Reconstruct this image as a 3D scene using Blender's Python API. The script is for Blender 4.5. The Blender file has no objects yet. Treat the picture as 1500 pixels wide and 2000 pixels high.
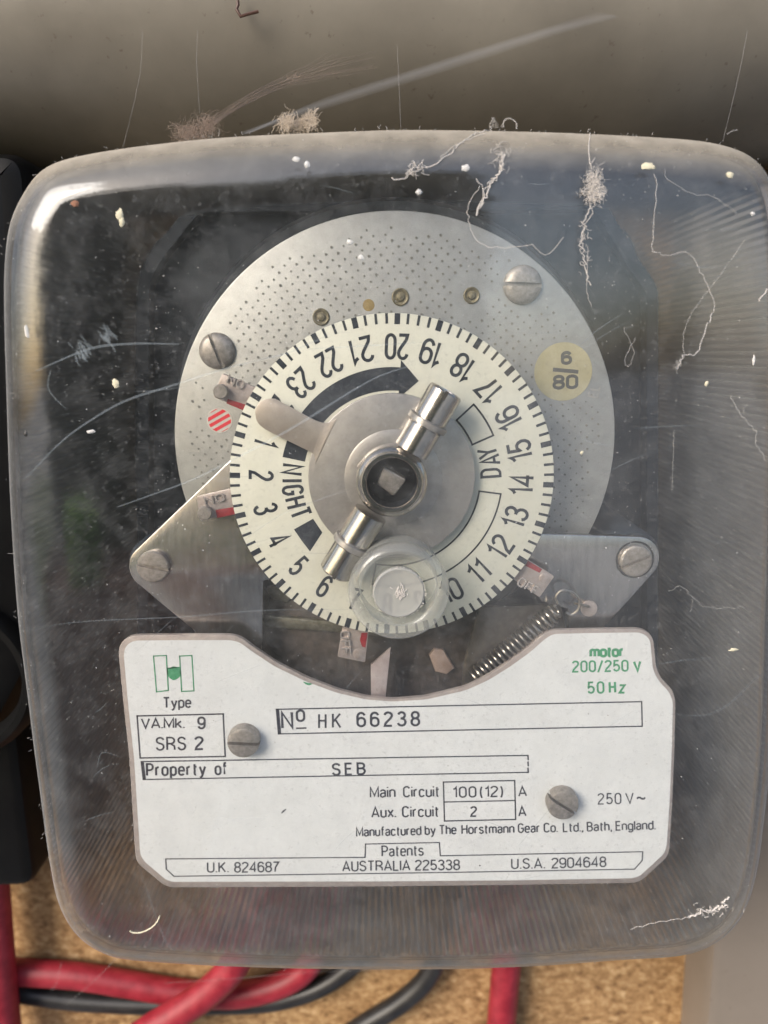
import bpy, bmesh, math, random
from math import sin, cos, pi, radians, sqrt, atan2, hypot
from mathutils import Vector, Matrix
from mathutils.bvhtree import BVHTree
random.seed(7)
S = bpy.context.scene
COL = S.collection
MM = 0.001

# ------------------------------------------------------------------ camera
PITCH, ROLL, DIST = radians(11.5), radians(1.0), 150.0      # mm from the label plate
fwd = Vector((0, cos(PITCH), -sin(PITCH)))
r0 = Vector((1, 0, 0)); u0 = Vector((0, sin(PITCH), cos(PITCH)))
rgt = r0 * cos(ROLL) - u0 * sin(ROLL)
upv = r0 * sin(ROLL) + u0 * cos(ROLL)
CAM = -DIST * fwd                                            # mm
cd = bpy.data.cameras.new('camera'); cam = bpy.data.objects.new('camera', cd); COL.objects.link(cam)
cd.sensor_width = 36; cd.sensor_fit = 'HORIZONTAL'; cd.lens = 36
cd.clip_start = 0.005; cd.clip_end = 200
mw = Matrix((rgt, upv, -fwd)).transposed().to_4x4(); mw.translation = CAM * MM
cam.matrix_world = mw
cd.dof.use_dof = True; cd.dof.focus_distance = 0.150; cd.dof.aperture_fstop = 20
S.camera = cam

# ------------------------------------------------------------------ world, sun, exposure
SUN_EL, SUN_AZ = radians(30), radians(-42)                   # az: from the -Y direction towards -X
w = bpy.data.worlds.new('World'); S.world = w; w.use_nodes = True
nt = w.node_tree; bg = nt.nodes['Background']
sky = nt.nodes.new('ShaderNodeTexSky'); sky.sky_type = 'NISHITA'; sky.sun_disc = False
sdir = Vector((sin(SUN_AZ) * cos(SUN_EL), -cos(SUN_AZ) * cos(SUN_EL), sin(SUN_EL)))   # towards the sun
sky.sun_elevation = SUN_EL; sky.sun_rotation = atan2(sdir.x, sdir.y)
sky.air_density = 1.0; sky.dust_density = 3.2; sky.ozone_density = 1.3
nt.links.new(sky.outputs[0], bg.inputs[0]); bg.inputs[1].default_value = 0.15
sl = bpy.data.lights.new('sun', 'SUN'); sl.energy = 1.2; sl.angle = radians(28); sl.color = (1, .965, .92)
so = bpy.data.objects.new('sun', sl); COL.objects.link(so)
so.rotation_euler = sdir.to_track_quat('Z', 'Y').to_euler()
S.view_settings.view_transform = 'Standard'; S.view_settings.look = 'None'
S.view_settings.exposure = 0.93; S.view_settings.gamma = 1
S.render.engine = 'CYCLES'
S.cycles.transparent_max_bounces = 32; S.cycles.max_bounces = 10
S.cycles.use_denoising = True
S.cycles.caustics_reflective = False; S.cycles.caustics_refractive = False

# ------------------------------------------------------------------ helpers
def W(x, z, h): return Vector((x * MM, -h * MM, z * MM))
def at(px, py, h=0.0):
    """photo pixel -> (x, z) mm on the plane h mm in front of the label plate"""
    d = fwd + rgt * ((px - 750) / 1500) - upv * ((py - 1000) / 1500)
    t = (-h - CAM.y) / d.y
    p = CAM + d * t
    return (p.x, p.z)
def pts(l, h=0.0): return [at(a, b, h) for a, b in l]
def spx(h): return (DIST - h) / 1500.0                        # mm per pixel at height h (approx.)

def smooth(pl, n=8, closed=True):
    out = []; N = len(pl)
    for i in range(N if closed else N - 1):
        g = (lambda k: pl[k % N]) if closed else (lambda k: pl[min(max(k, 0), N - 1)])
        p0, p1, p2, p3 = g(i - 1), g(i), g(i + 1), g(i + 2)
        for j in range(n):
            t = j / n
            out.append(tuple(.5 * ((2 * p1[k]) + (-p0[k] + p2[k]) * t + (2 * p0[k] - 5 * p1[k] + 4 * p2[k] - p3[k]) * t * t
                                   + (-p0[k] + 3 * p1[k] - 3 * p2[k] + p3[k]) * t ** 3) for k in range(len(p1))))
    if not closed: out.append(pl[-1])
    return out
def area(o): return .5 * sum(o[i][0] * o[(i + 1) % len(o)][1] - o[(i + 1) % len(o)][0] * o[i][1] for i in range(len(o)))
def inset(o, d):
    """offset a closed outline inwards by d"""
    if area(o) < 0: o = o[::-1]
    N = len(o); out = []
    for i in range(N):
        a, b, c = o[i - 1], o[i], o[(i + 1) % N]
        e1 = Vector((b[0] - a[0], b[1] - a[1])); e2 = Vector((c[0] - b[0], c[1] - b[1]))
        if e1.length: e1.normalize()
        if e2.length: e2.normalize()
        n = Vector((-(e1.y + e2.y), e1.x + e2.x))
        if n.length: n.normalize()
        k = max(.5, n.dot(Vector((-e1.y, e1.x))))
        out.append((b[0] + n.x * d / k, b[1] + n.y * d / k))
    return out
def circ(cx, cz, r, n=48, a0=0, a1=2 * pi):
    full = abs(a1 - a0 - 2 * pi) < 1e-6
    m = n if full else n + 1
    return [(cx + r * cos(a0 + (a1 - a0) * i / n), cz + r * sin(a0 + (a1 - a0) * i / n)) for i in range(m)]
def rounded(o, r, n=5):
    """round the corners of a polygon"""
    out = []; N = len(o)
    for i in range(N):
        a, b, c = [Vector(o[k % N]) for k in (i - 1, i, i + 1)]
        u = (a - b); v = (c - b); q = min(r, u.length * .45, v.length * .45)
        s = b + u.normalized() * q; e = b + v.normalized() * q
        for j in range(n + 1):
            t = j / n
            out.append(tuple((1 - t) ** 2 * s + 2 * t * (1 - t) * b + t * t * e))
    return out

class B:
    """collects geometry in mm (x, z, h) for ONE mesh object"""
    def __init__(s): s.bm = bmesh.new(); s.mi = 0; s.smooth = []
    def v(s, x, z, h): return s.bm.verts.new(W(x, z, h))
    def f(s, vs, sm=False):
        try: f = s.bm.faces.new(vs)
        except ValueError: return None
        f.material_index = s.mi; f.smooth = sm; return f
    def prism(s, o, h0, h1, bev=0.0, back=True):
        if area(o) < 0: o = o[::-1]
        rings = [(o, h0)]
        if bev > 0: rings += [(o, h1 - bev), (inset(o, bev * .3), h1 - bev * .3), (inset(o, bev), h1)]
        else: rings += [(o, h1)]
        R = [[s.v(x, z, h) for x, z in oo] for oo, h in rings]
        n = len(o)
        for a, b in zip(R, R[1:]):
            for i in range(n): s.f([a[i], a[(i + 1) % n], b[(i + 1) % n], b[i]], False)
        s.f(R[-1]);
        if back: s.f(R[0][::-1])
    def ring(s, o, i_, h0, h1):
        """annular plate between outer outline o and inner outline i_ (same count)"""
        n = len(o)
        A = [s.v(x, z, h1) for x, z in o]; C = [s.v(x, z, h1) for x, z in i_]
        D = [s.v(x, z, h0) for x, z in o]; E = [s.v(x, z, h0) for x, z in i_]
        for i in range(n):
            j = (i + 1) % n
            s.f([A[i], A[j], C[j], C[i]]); s.f([D[i], D[j], A[j], A[i]]); s.f([C[i], C[j], E[j], E[i]]); s.f([E[i], E[j], D[j], D[i]])
    def sheet(s, o, h):
        if area(o) < 0: o = o[::-1]
        s.f([s.v(x, z, h) for x, z in o])
    def lathe(s, prof, cx=0, cz=0, n=48, M=None, capa=False, capb=False):
        """prof: (r, h) list, spun about the depth axis; M: optional 3x3 + origin transform (origin, ex, ez, eh) in mm (x, z, h)"""
        R = []
        for r, h in prof:
            row = []
            for i in range(n):
                a = 2 * pi * i / n; p = (r * cos(a), r * sin(a), h)
                if M:
                    O, ex, ez, eh = M
                    q = [O[k] + ex[k] * p[0] + ez[k] * p[1] + eh[k] * p[2] for k in range(3)]
                else: q = [cx + p[0], cz + p[1], h]
                row.append(s.v(*q))
            R.append(row)
        for a, b in zip(R, R[1:]):
            for i in range(n): s.f([a[i], a[(i + 1) % n], b[(i + 1) % n], b[i]], True)
        if capa: s.f(R[0][::-1])
        if capb: s.f(R[-1])
    def tube(s, P, r, n=8, cap=True, taper=None):
        """P: (x, z, h) mm"""
        P = [Vector(p) for p in P]; R = []
        t0 = (P[1] - P[0]).normalized()
        ref = Vector((0, 0, 1)) if abs(t0.z) < .9 else Vector((1, 0, 0))
        nrm = (ref - t0 * ref.dot(t0)).normalized()
        for i, p in enumerate(P):
            t = (P[min(i + 1, len(P) - 1)] - P[max(i - 1, 0)])
            t = t.normalized() if t.length > 1e-9 else t0
            nrm = (nrm - t * nrm.dot(t));
            nrm = nrm.normalized() if nrm.length > 1e-6 else ref
            b = t.cross(nrm); rr = r * (taper(i / (len(P) - 1)) if taper else 1)
            R.append([s.v(*(p + nrm * rr * cos(2 * pi * k / n) + b * rr * sin(2 * pi * k / n))) for k in range(n)])
        for a, c in zip(R, R[1:]):
            for i in range(n): s.f([a[i], a[(i + 1) % n], c[(i + 1) % n], c[i]], True)
        if cap: s.f(R[0][::-1]); s.f(R[-1])
    def line(s, P, wd, h, closed=False):
        """flat printed line along mm points"""
        n = len(P)
        for i in range(n if closed else n - 1):
            a, b = Vector(P[i]), Vector(P[(i + 1) % n]); d = (b - a)
            if d.length < 1e-6: continue
            d.normalize(); e = Vector((-d.y, d.x)) * wd / 2; x = d * wd * .45
            s.f([s.v(*(q), h) for q in (a - e - x, b - e + x, b + e + x, a + e - x)])
    def box(s, x0, x1, z0, z1, h0, h1, bev=0):
        s.prism([(x0, z0), (x1, z0), (x1, z1), (x0, z1)], h0, h1, bev)
    def make(s, name, mats, parent=None, bevel=0, recalc=True, sharp=38, **pr):
        if recalc: bmesh.ops.recalc_face_normals(s.bm, faces=s.bm.faces[:])
        me = bpy.data.meshes.new(name); 
        off = Vector((0, 0, 0)); q = parent
        while q is not None: off += Vector(q.location); q = q.parent
        if off.length: bmesh.ops.translate(s.bm, verts=s.bm.verts[:], vec=-off)
        s.bm.to_mesh(me); s.bm.free()
        if sharp: me.set_sharp_from_angle(angle=radians(sharp))
        for m in (mats if isinstance(mats, (list, tuple)) else [mats]): me.materials.append(m)
        o = bpy.data.objects.new(name, me); COL.objects.link(o)
        if parent: o.parent = parent
        if bevel:
            md = o.modifiers.new('bevel', 'BEVEL'); md.width = bevel * MM; md.segments = 2; md.limit_method = 'ANGLE'; md.angle_limit = radians(40)
        for k, v_ in pr.items(): o[k] = v_
        return o
def empty(name, loc, **pr):
    o = bpy.data.objects.new(name, None); COL.objects.link(o); o.location = loc; o.empty_display_size = .01
    for k, v_ in pr.items(): o[k] = v_
    return o

# ---- lettering: a monoline condensed sans drawn as strokes (centre lines on a 1-high grid)
def _e(cx, cy, rx, ry, a0, a1, n=9):
    return [(cx + rx * cos(radians(a0 + (a1 - a0) * i / n)), cy + ry * sin(radians(a0 + (a1 - a0) * i / n))) for i in range(n + 1)]
XH = .70
def _bowl(x, w_, y0, y1, r=.2):                        # closed round-cornered bowl
    rx = w_ / 2; ry = min(r, (y1 - y0) / 2)
    return _e(x + rx, y1 - ry, rx, ry, 0, 180) + _e(x + rx, y0 + ry, rx, ry, 180, 360) + [(x + w_, y1 - ry)]
GL = {}
def _g(c, w_, *st): GL[c] = (w_, st)
_g('0', .42, _bowl(0, .42, 0, 1, .24))
_g('1', .19, [(.19, 0), (.19, 1), (.13, .88), (0, .80)])
_g('2', .42, _e(.21, .77, .21, .23, 170, -20) + [(.33, .55), (.06, .2), (.01, 0), (.42, 0)])
_g('3', .42, _e(.20, .77, .19, .23, 165, -80) + [(.14, .535)], [(.14, .535)] + _e(.20, .265, .22, .265, 85, -165))
_g('4', .46, [(.35, 0), (.35, 1), (0, .27), (.46, .27)])
_g('5', .42, [(.38, 1), (.06, 1), (.03, .52)] + _e(.20, .32, .22, .30, 140, -155))
_g('6', .42, _bowl(0, .42, 0, .62, .24), [(0, .36)] + _e(.21, .70, .21, .30, 180, 20))
_g('7', .40, [(0, 1), (.40, 1), (.16, .45), (.12, 0)])
_g('8', .42, _bowl(.02, .38, .53, 1, .22), _bowl(0, .42, 0, .53, .24))
_g('9', .42, _bowl(0, .42, .38, 1, .24), [(.42, .64)] + _e(.21, .30, .21, .30, 0, -160))
_g('A', .50, [(0, 0), (.25, 1), (.50, 0)], [(.08, .29), (.42, .29)])
_g('B', .42, [(0, 0), (0, 1), (.2, 1)] + _e(.2, .765, .19, .235, 90, -90) + [(0, .53)], [(.2, .53)] + _e(.2, .265, .22, .265, 90, -90) + [(0, 0)])
_g('C', .42, _e(.21, .76, .21, .24, 15, 180) + _e(.21, .24, .21, .24, 180, 345))
_g('D', .43, [(0, 0), (0, 1), (.18, 1)] + _e(.18, .72, .25, .28, 90, 0) + _e(.18, .28, .25, .28, 0, -90) + [(0, 0)])
_g('E', .36, [(.36, 1), (0, 1), (0, 0), (.36, 0)], [(0, .53), (.32, .53)])
_g('F', .34, [(.34, 1), (0, 1), (0, 0)], [(0, .52), (.30, .52)])
_g('G', .43, _e(.21, .76, .21, .24, 15, 180) + _e(.21, .24, .21, .24, 180, 300) + [(.42, .22), (.42, .48), (.23, .48)])
_g('H', .43, [(0, 0), (0, 1)], [(.43, 0), (.43, 1)], [(0, .53), (.43, .53)])
_g('I', .0, [(0, 0), (0, 1)])
_g('K', .44, [(0, 0), (0, 1)], [(.42, 1), (0, .38)], [(.14, .58), (.44, 0)])
_g('L', .34, [(0, 1), (0, 0), (.34, 0)])
_g('M', .56, [(0, 0), (0, 1), (.28, .15), (.56, 1), (.56, 0)])
_g('N', .44, [(0, 0), (0, 1), (.44, 0), (.44, 1)])
_g('O', .44, _bowl(0, .44, 0, 1, .25))
_g('P', .42, [(0, 0), (0, 1), (.2, 1)] + _e(.2, .73, .22, .27, 90, -90) + [(0, .46)])
_g('R', .44, [(0, 0), (0, 1), (.2, 1)] + _e(.2, .75, .22, .25, 90, -90) + [(0, .50)], [(.2, .50), (.42, .3), (.44, 0)])
_g('S', .41, _e(.205, .77, .20, .23, 10, 250) + _e(.205, .26, .205, .26, 60, -170))
_g('T', .44, [(0, 1), (.44, 1)], [(.22, 1), (.22, 0)])
_g('U', .43, [(0, 1)] + _e(.215, .24, .215, .24, 180, 360) + [(.43, 1)])
_g('V', .48, [(0, 1), (.24, 0), (.48, 1)])
_g('Y', .48, [(0, 1), (.24, .45), (.48, 1)], [(.24, .45), (.24, 0)])
_g('a', .34, [(.02, .55)] + _e(.17, .54, .16, .16, 150, 0) + [(.33, .0)], _e(.15, .19, .15, .19, 90, 270) + [(.33, .1)], [(.15, .38), (.33, .42)])
_g('b', .36, [(0, 0), (0, 1)], _bowl(0, .36, 0, XH, .2))
_g('c', .34, _e(.17, XH - .2, .17, .2, 15, 180) + _e(.17, .2, .17, .2, 180, 345))
_g('d', .36, [(.36, 0), (.36, 1)], _bowl(0, .36, 0, XH, .2))
_g('e', .35, [(0, .37), (.35, .37)] + _e(.175, XH - .2, .175, .2, 0, 180) + _e(.175, .2, .175, .2, 180, 335))
_g('f', .24, [(.09, 0), (.09, .85)] + _e(.21, .84, .12, .16, 180, 85), [(0, XH), (.22, XH)])
_g('g', .36, _bowl(0, .36, 0, XH, .2), [(.36, XH), (.36, -.05)] + _e(.18, -.07, .18, .17, 0, -160))
_g('h', .35, [(0, 0), (0, 1)], [(0, .45)] + _e(.175, XH - .18, .175, .18, 170, 0) + [(.35, 0)])
_g('i', .0, [(0, 0), (0, XH)], [(0, .90), (0, 1.0)])
_g('k', .36, [(0, 0), (0, 1)], [(.33, XH), (0, .26)], [(.11, .42), (.36, 0)])
_g('l', .0, [(0, 0), (0, 1)])
_g('m', .58, [(0, 0), (0, XH)], [(0, .45)] + _e(.145, XH - .16, .145, .16, 170, 0) + [(.29, 0)], [(.29, .45)] + _e(.435, XH - .16, .145, .16, 170, 0) + [(.58, 0)])
_g('n', .35, [(0, 0), (0, XH)], [(0, .45)] + _e(.175, XH - .18, .175, .18, 170, 0) + [(.35, 0)])
_g('o', .37, _bowl(0, .37, 0, XH, .21))
_g('p', .36, [(0, -.26), (0, XH)], _bowl(0, .36, 0, XH, .2))
_g('r', .22, [(0, 0), (0, XH)], [(0, .42)] + _e(.17, XH - .2, .17, .2, 165, 80))
_g('s', .32, _e(.16, XH - .165, .155, .165, 15, 250) + _e(.16, .18, .16, .18, 60, -165))
_g('t', .22, [(.08, .92), (.08, .12)] + _e(.17, .12, .09, .12, 180, 280), [(0, XH), (.22, XH)])
_g('u', .35, [(0, XH)] + _e(.175, .18, .175, .18, 180, 350) + [(.35, .2)], [(.35, 0), (.35, XH)])
_g('x', .36, [(0, 0), (.36, XH)], [(0, XH), (.36, 0)])
_g('y', .38, [(0, XH), (.19, .04)], [(.38, XH), (.17, -.1), (.10, -.22), (.0, -.25)])
_g('z', .32, [(0, XH), (.32, XH), (0, 0), (.32, 0)])
_g('.', .0, [(0, -.03), (0, .08)]); _g(',', .03, [(.03, .08), (.03, -.02), (0, -.16)])
_g('(', .14, _e(.22, .45, .22, .68, 125, 235)); _g(')', .14, _e(-.08, .45, .22, .68, 55, -55))
_g('/', .34, [(0, -.1), (.34, 1.05)]); _g('~', .44, [(0, .38), (.07, .5), (.16, .5), (.28, .38), (.37, .38), (.44, .5)])
_zz = [0]
def stroke(b, P, wd, h):
    """mitred flat ribbon along mm points"""
    Q = [Vector(P[0])]
    for p in P[1:]:
        if (Vector(p) - Q[-1]).length > 1e-4: Q.append(Vector(p))
    if len(Q) < 2: return
    closed = (Q[0] - Q[-1]).length < 1e-3
    if closed: Q.pop()
    n = len(Q); _zz[0] = (_zz[0] + 1) % 9; hz = h + _zz[0] * .0015; row = []
    for i in range(n):
        a = Q[i - 1] if (i or closed) else None; c = Q[(i + 1) % n] if (i < n - 1 or closed) else None
        d1 = (Q[i] - a).normalized() if a is not None else None; d2 = (c - Q[i]).normalized() if c is not None else None
        d1 = d1 if d1 is not None else d2; d2 = d2 if d2 is not None else d1
        nn = Vector((-(d1.y + d2.y), d1.x + d2.x))
        nn = nn.normalized() if nn.length > 1e-6 else Vector((-d1.y, d1.x))
        k = max(.45, nn.dot(Vector((-d1.y, d1.x)))); e = nn * wd / 2 / k
        row.append((b.v(*(Q[i] + e), hz), b.v(*(Q[i] - e), hz)))
    for i in range(n if closed else n - 1):
        p, q = row[i], row[(i + 1) % n]; b.f([p[0], p[1], q[1], q[0]])
def put(b, t, fn, h, sw, space=1.0, gap=.185):
    """fn maps (u 0..1 across the string, v in cap heights) -> (x, z) mm; sw = stroke width mm"""
    x = 0; L_ = []
    for ch in t:
        if ch == ' ': x += .26 * space; continue
        w_, st = GL[ch]; L_.append((x, st)); x += w_ + gap * space
    tot = max(x - gap * space, 1e-3)
    for x0, st in L_:
        for s_ in st: stroke(b, [fn((x0 + p[0]) / tot, p[1]) for p in s_], sw, h)
def ptext(b, t, x0, y0, x1, y1, cap, h, sw=.24, space=1.0):
    """string between two photo pixels on its baseline; outer extents, so the centre lines sit half a stroke inside"""
    d = Vector((x1 - x0, y1 - y0)); n = Vector((d.y, -d.x)).normalized(); L_ = d.length; hw = sw / 2 / spx(h)
    if L_ < 2 * hw + .5: hw = L_ * .5 - .01
    dn = d.normalized()
    def fn(u, v):
        a = hw + u * (L_ - 2 * hw); c = hw + v * (cap - 2 * hw)
        return at(x0 + dn.x * a + n.x * c, y0 + dn.y * a + n.y * c, h)
    put(b, t, fn, h, sw, space)
def mtext(b, t, cx, cz, ang, wd, cap, h, sw=.42, space=1.0):
    """string centred at mm point, up direction at ang"""
    ux, uz = cos(ang), sin(ang); rx, rz = uz, -ux; wi = max(wd - sw, .001); ci = cap - sw
    put(b, t, lambda u, v: (cx + rx * (u - .5) * wi + ux * (v - .5) * ci, cz + rz * (u - .5) * wi + uz * (v - .5) * ci), h, sw, space)

# ------------------------------------------------------------------ materials
def mat(name, col=(.5, .5, .5), rough=.5, metal=0.0, spec=.5):
    m = bpy.data.materials.new(name); m.use_nodes = True
    p = m.node_tree.nodes['Principled BSDF']
    p.inputs['Base Color'].default_value = (*col, 1); p.inputs['Roughness'].default_value = rough
    p.inputs['Metallic'].default_value = metal; p.inputs['Specular IOR Level'].default_value = spec
    return m
def N(m, t): return m.node_tree.nodes.new(t)
def L(m, a, b): m.node_tree.links.new(a, b)
def coords(m, scale=(1000, 1000, 1000), rot=(0, 0, 0)):
    tc = N(m, 'ShaderNodeNewGeometry'); mp = N(m, 'ShaderNodeMapping')
    mp.inputs['Scale'].default_value = scale; mp.inputs['Rotation'].default_value = rot
    L(m, tc.outputs['Position'], mp.inputs['Vector']); return mp.outputs[0]
def noise(m, vec, scale, detail=4, rough=.6):
    n = N(m, 'ShaderNodeTexNoise'); n.inputs['Scale'].default_value = scale; n.inputs['Detail'].default_value = detail
    n.inputs['Roughness'].default_value = rough; L(m, vec, n.inputs['Vector']); return n.outputs['Fac']
def ramp(m, fac, stops):
    r = N(m, 'ShaderNodeValToRGB'); e = r.color_ramp.elements
    while len(e) < len(stops): e.new(.5)
    for k, (p, c) in enumerate(stops):
        e[k].position = p; e[k].color = (*c, 1) if len(c) == 3 else c
    L(m, fac, r.inputs[0]); return r.outputs[0]
def mth(m, op, a, b=None, clamp=False):
    n = N(m, 'ShaderNodeMath'); n.operation = op; n.use_clamp = clamp
    for i, x in enumerate((a, b)):
        if x is None: continue
        if isinstance(x, (int, float)): n.inputs[i].default_value = x
        else: L(m, x, n.inputs[i])
    return n.outputs[0]
def bump(m, fac, strength, dist):
    b = N(m, 'ShaderNodeBump'); b.inputs['Strength'].default_value = strength; b.inputs['Distance'].default_value = dist
    L(m, fac, b.inputs['Height']); L(m, b.outputs[0], m.node_tree.nodes['Principled BSDF'].inputs['Normal'])
def P_(m): return m.node_tree.nodes['Principled BSDF']
def mottled(name, c1, c2, scale, rough, metal=0.0, vscale=(1000,) * 3, bstr=0, bdist=.0001, detail=5, lo=.35, hi=.65, rot=(0, 0, 0)):
    m = mat(name, c1, rough, metal); v = coords(m, vscale, rot); f = noise(m, v, scale, detail)
    L(m, ramp(m, f, [(lo, c1), (hi, c2)]), P_(m).inputs['Base Color'])
    if bstr: bump(m, f, bstr, bdist)
    return m

LABEL = mottled('label_print_white', (.70, .705, .705), (.755, .76, .76), .12, .38)
INK = mottled('black_ink', (.035, .036, .05), (.10, .10, .12), 1.6, .5, lo=.45, hi=.8)
GREEN = mottled('green_ink', (.045, .26, .12), (.09, .34, .18), 1.2, .5)
RIM = mottled('plate_edge_metal', (.38, .32, .30), (.46, .40, .37), .5, .45, .3)
CREAM = mottled('dial_cream', (.66, .64, .535), (.70, .68, .575), .2, .42)
DIALINK = mottled('dial_ink', (.022, .027, .038), (.07, .075, .085), 1.3, .42, lo=.5, hi=.85)
ALU = mottled('dull_aluminium', (.34, .335, .318), (.40, .395, .375), .3, .42, .45, bstr=.1, bdist=.00005)
PIT_SHADE = mat('dimple_shadow', (.205, .195, .175), .7)
BRACKET = mottled('brushed_steel', (.36, .34, .33), (.46, .44, .425), 1.2, .25, .95, vscale=(1000, 1000, 120))
STEEL = mottled('nickel_plate', (.37, .345, .325), (.45, .42, .395), .5, .34, .6)
BRIGHT = mottled('bright_nickel', (.54, .505, .47), (.62, .585, .55), .4, .2, 1.0)
SCREW = mottled('dull_screw_steel', (.27, .24, .21), (.40, .36, .325), 1.1, .44, .55)
PINKM = mottled('tab_metal', (.40, .33, .30), (.49, .42, .39), .9, .38, .45)
EMB = mottled('embossed_highlight', (.62, .55, .51), (.70, .63, .59), .9, .25, .6)  # tab metal made brighter: the letters' highlight is put into the colour
BRASS = mottled('old_brass', (.14, .12, .075), (.22, .19, .12), 1.0, .5, .3)
OCHRE = mottled('ochre_plug', (.26, .18, .06), (.34, .24, .09), 1.5, .5)
RED = mottled('red_enamel', (.22, .012, .02), (.32, .03, .035), 1.0, .4)
BAKE = mottled('black_bakelite', (.010, .016, .026), (.018, .027, .040), .15, .62)
DARK = mottled('dark_mechanism', (.035, .030, .028), (.075, .062, .055), .5, .5)
DARKGREY = mottled('grey_drum', (.035, .04, .048), (.06, .066, .075), .3, .4)
STICK = mottled('sticker_cream', (.36, .33, .21), (.42, .385, .26), .4, .45)
GREYINK = mat('stamp_ink', (.085, .09, .095), .6)
STEELBLK = mottled('olive_contact', (.16, .15, .11), (.25, .23, .18), .8, .4, .6)
CHIP = mat('chipboard', (.4, .2, .07), .75)
v = coords(CHIP, (1000, 1000, 1000), (0, 0, 0))
mp2 = coords(CHIP, (400, 400, 560), (0, .3, 0))
f1 = noise(CHIP, mp2, .8, 6, .7); f2 = noise(CHIP, v, .09, 3)
c1 = ramp(CHIP, f1, [(.32, (.10, .05, .018)), (.43, (.27, .15, .06)), (.55, (.40, .245, .11)), (.68, (.62, .44, .24))])
mx = N(CHIP, 'ShaderNodeMixRGB'); mx.blend_type = 'MULTIPLY'; mx.inputs[0].default_value = .6
L(CHIP, c1, mx.inputs[1]); L(CHIP, ramp(CHIP, f2, [(.35, (.6, .55, .5)), (.65, (1, 1, 1))]), mx.inputs[2])
L(CHIP, mx.outputs[0], P_(CHIP).inputs['Base Color']); bump(CHIP, f1, .5, .0006)
PVCR = mottled('red_cable_sheath', (.20, .006, .016), (.30, .02, .034), .25, .5)
PVCB = mottled('black_cable_sheath', (.012, .012, .013), (.025, .024, .024), .15, .42)
def painted(name, a, b2, dirt):
    m = mat(name, a, .42); v = coords(m); f = noise(m, v, .035, 5); g = noise(m, v, .55, 3)
    c = ramp(m, f, [(.3, a), (.7, b2)])
    x = N(m, 'ShaderNodeMixRGB'); L(m, ramp(m, g, [(.66, (0, 0, 0)), (.74, (.5, .5, .5))]), x.inputs[0])
    L(m, c, x.inputs[1]); x.inputs[2].default_value = (*dirt, 1); L(m, x.outputs[0], P_(m).inputs['Base Color'])
    bump(m, noise(m, v, .8, 2), .06, .0002); return m
BEIGE = painted('beige_paint', (.145, .130, .105), (.21, .19, .155), (.07, .045, .03))
BEIGE2 = painted('beige_grey_paint', (.175, .148, .122), (.205, .175, .148), (.12, .09, .07))
METER = mottled('black_meter_plastic', (.0015, .0015, .0018), (.004, .004, .004), .1, .5); P_(METER).inputs['Specular IOR Level'].default_value = .15

def fibre(name, col, alpha):
    m = bpy.data.materials.new(name); m.use_nodes = True; t = m.node_tree; t.nodes.clear()
    o = N(m, 'ShaderNodeOutputMaterial'); d = N(m, 'ShaderNodeBsdfDiffuse'); d.inputs[0].default_value = (*col, 1)
    tr = N(m, 'ShaderNodeBsdfTransparent'); mx = N(m, 'ShaderNodeMixShader'); mx.inputs[0].default_value = alpha
    L(m, tr.outputs[0], mx.inputs[1]); L(m, d.outputs[0], mx.inputs[2]); L(m, mx.outputs[0], o.inputs[0]); return m
WEB = fibre('cobweb_silk', (.66, .64, .62), .32)
WEBF = fibre('faint_silk', (.70, .69, .69), .16)
TUFT = fibre('white_fluff', (.70, .66, .62), .55)
BROWNF = fibre('brown_fluff', (.38, .30, .25), .45)
SCR = fibre('scratch_haze', (.52, .60, .66), .15)
SPECK = fibre('speck', (.66, .65, .63), .75)
CREAMS = fibre('cream_speck', (.60, .56, .42), .9)
RUSTS = fibre('rust_speck', (.30, .16, .11), .8)

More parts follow.
